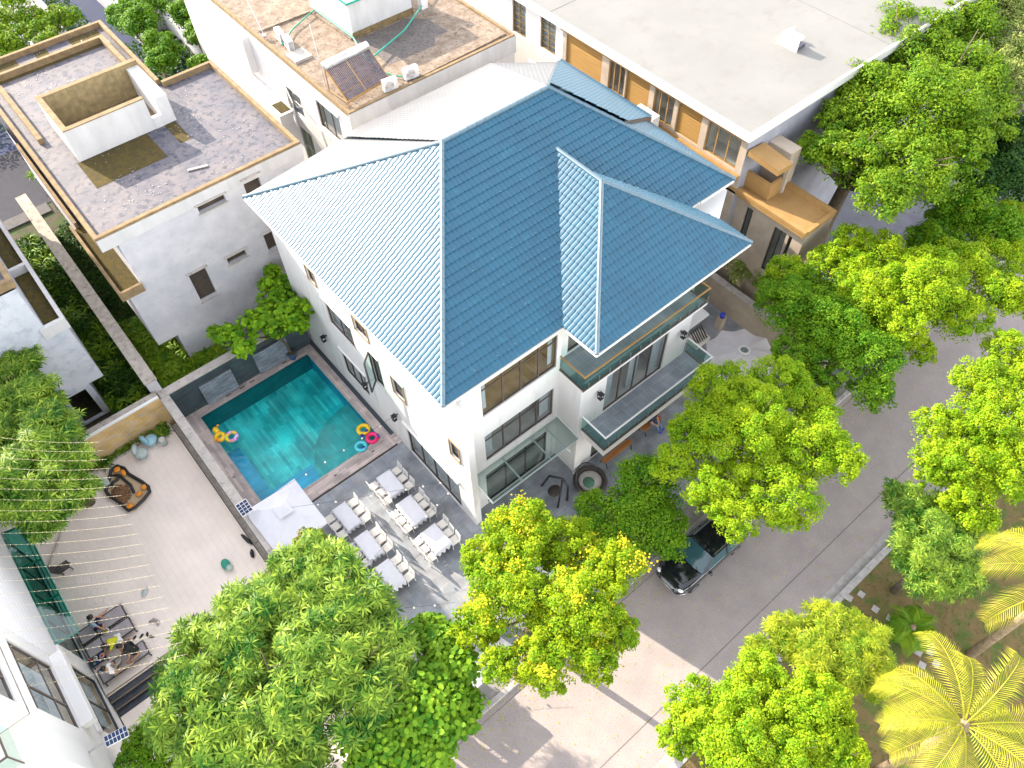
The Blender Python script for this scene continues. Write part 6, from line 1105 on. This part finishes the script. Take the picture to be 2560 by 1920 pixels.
# benches, round day bed and other things by the front of the house
def bench(lab, x0, x1, y):
    t = thing('wooden_bench', lab, 'bench', ((x0+x1)/2,y,0), 'orange benches under the balcony'); MB().box(x0,y-.09,.45,x1,y+.09,.50).build('seat', 'orangewood', t, bevel=.01); MB().box(x0,y+.10,.45,x1,y+.22,.50).build('seat', 'orangewood', t, bevel=.01)
    for x_ in (x0+.1, x1-.1): MB().tube([(x_,y-.18,0),(x_,y-.02,.44),(x_,y+.25,.44),(x_,y+.32,0)], .025, 6).build('leg', 'black', t)
bench('orange wooden bench with black legs under the near end of the lower balcony', 15.5, 17.4, 12.18); bench('orange wooden bench carrying the seated person under the balcony', 18.3, 19.6, 12.25)
dbd = thing('round_daybed', 'round dark rattan day bed with a green cushion beside the house corner', 'day bed', (14.3,11.9,0)); b = MB(); b.torus((14.3,11.9,.45), .72,.13,30,10); b.build('rim', 'rattan', dbd, True); MB().tube([(14.3,11.9,.05),(14.3,11.9,.42)], [.55,.7], 28).build('base', 'rattan', dbd); b = MB(); b.ell((14.3,11.9,.44), .58,.58,.1,24,6,0); b.build('mattress', 'lightstone', dbd, True); b = MB(); b.ell((14.15,11.85,.55), .28,.3,.1,16,6,-.5); b.build('cushion', 'greencushion', dbd, True); b = MB(); b.tube([(14.3+.72*math.cos(a),11.9+.72*math.sin(a),.5+.55*math.sin((a-.3)/2.4*math.pi)) for a in [.3+.3*k for k in range(9)]], .04, 6); b.build('hood_frame', 'black', dbd)
sw = thing('swing_frame', 'black curved swing frame standing under the glass canopy', 'swing', (12.6,12.6,0)); b = MB(); b.tube([(12.9,12.0,0),(13.05,12.15,1.0),(13.0,12.5,1.35),(12.6,13.0,1.4),(12.5,13.4,0)], .055, 8); b.tube([(12.3,12.0,0),(12.5,12.1,.9),(13.0,12.5,1.33)], .05, 8); b.build('frame', 'black', sw, True); b = MB(); b.ell((12.6,12.6,.5), .35,.3,.12,14,6,-.9); b.build('seat', 'rattan', sw, True)
for i, (x_, y_) in enumerate(((10.2,12.2),(11.3,11.7))): t = thing('patio_chair', ('dark patio chair below the left end of the glass canopy','dark patio chair in front of the middle of the glass canopy')[i], 'chair', (x_,y_,0)); MB().box(x_-.28,y_-.28,.38,x_+.28,y_+.28,.46).build('seat', 'rattan', t, bevel=.03); MB().box(x_-.28,y_+.2,.46,x_+.28,y_+.28,.95).build('backrest', 'rattan', t, bevel=.03); [MB().beam((x_+a,y_+c,.38),(x_+a,y_+c,0),.04,.04).build('leg', 'black', t) for a in (-.24,.24) for c in (-.24,.24)]
wc = thing('water_bottle', 'blue topped water bottle on a slim stand by the plot wall', 'bottle', (26.7,14.5,0)); MB().box(26.5,14.3,0,26.9,14.7,.9).build('stand', 'beigewall', wc, bevel=.02); b = MB(); b.tube([(26.7,14.5,.9),(26.7,14.5,1.15),(26.7,14.5,1.22)], [.14,.14,.05], 14); b.build('bottle', 'blue', wc, True)
bq = thing('grill_rack', 'dark rack of tools under the small side awning', 'rack', (25.0,14.6,0)); b = MB(); [b.beam((24.6+.16*k,14.3,.3),(24.6+.16*k,14.9,.9),.05,.05) for k in range(6)]; b.build('bars', 'black', bq); MB().box(24.5,14.2,0,25.6,15,.32).build('base', 'room', bq, bevel=.02)
rn = random.Random(2); b = MB()
for k in range(2600):
    x_, y_ = rn.uniform(2, 34), rn.choice((rn.uniform(5.6,7.0), rn.uniform(.75,7.0), rn.uniform(7.2,8.3))); a = rn.uniform(0,3.1); s_ = rn.uniform(.02,.05); z_ = (-.105 if y_ < 7 else .012)+rn.uniform(0,.008)
    if 7 <= y_ < 7.22: z_ = .04
    b.quad(*[(x_+s_*math.cos(a+q)*k2, y_+s_*math.sin(a+q)*k2, z_) for q, k2 in ((0,1),(1.57,.4),(3.14,1),(4.71,.4))])
tag(b.build('fallen_leaves', 'lf_flower'), kind='stuff')
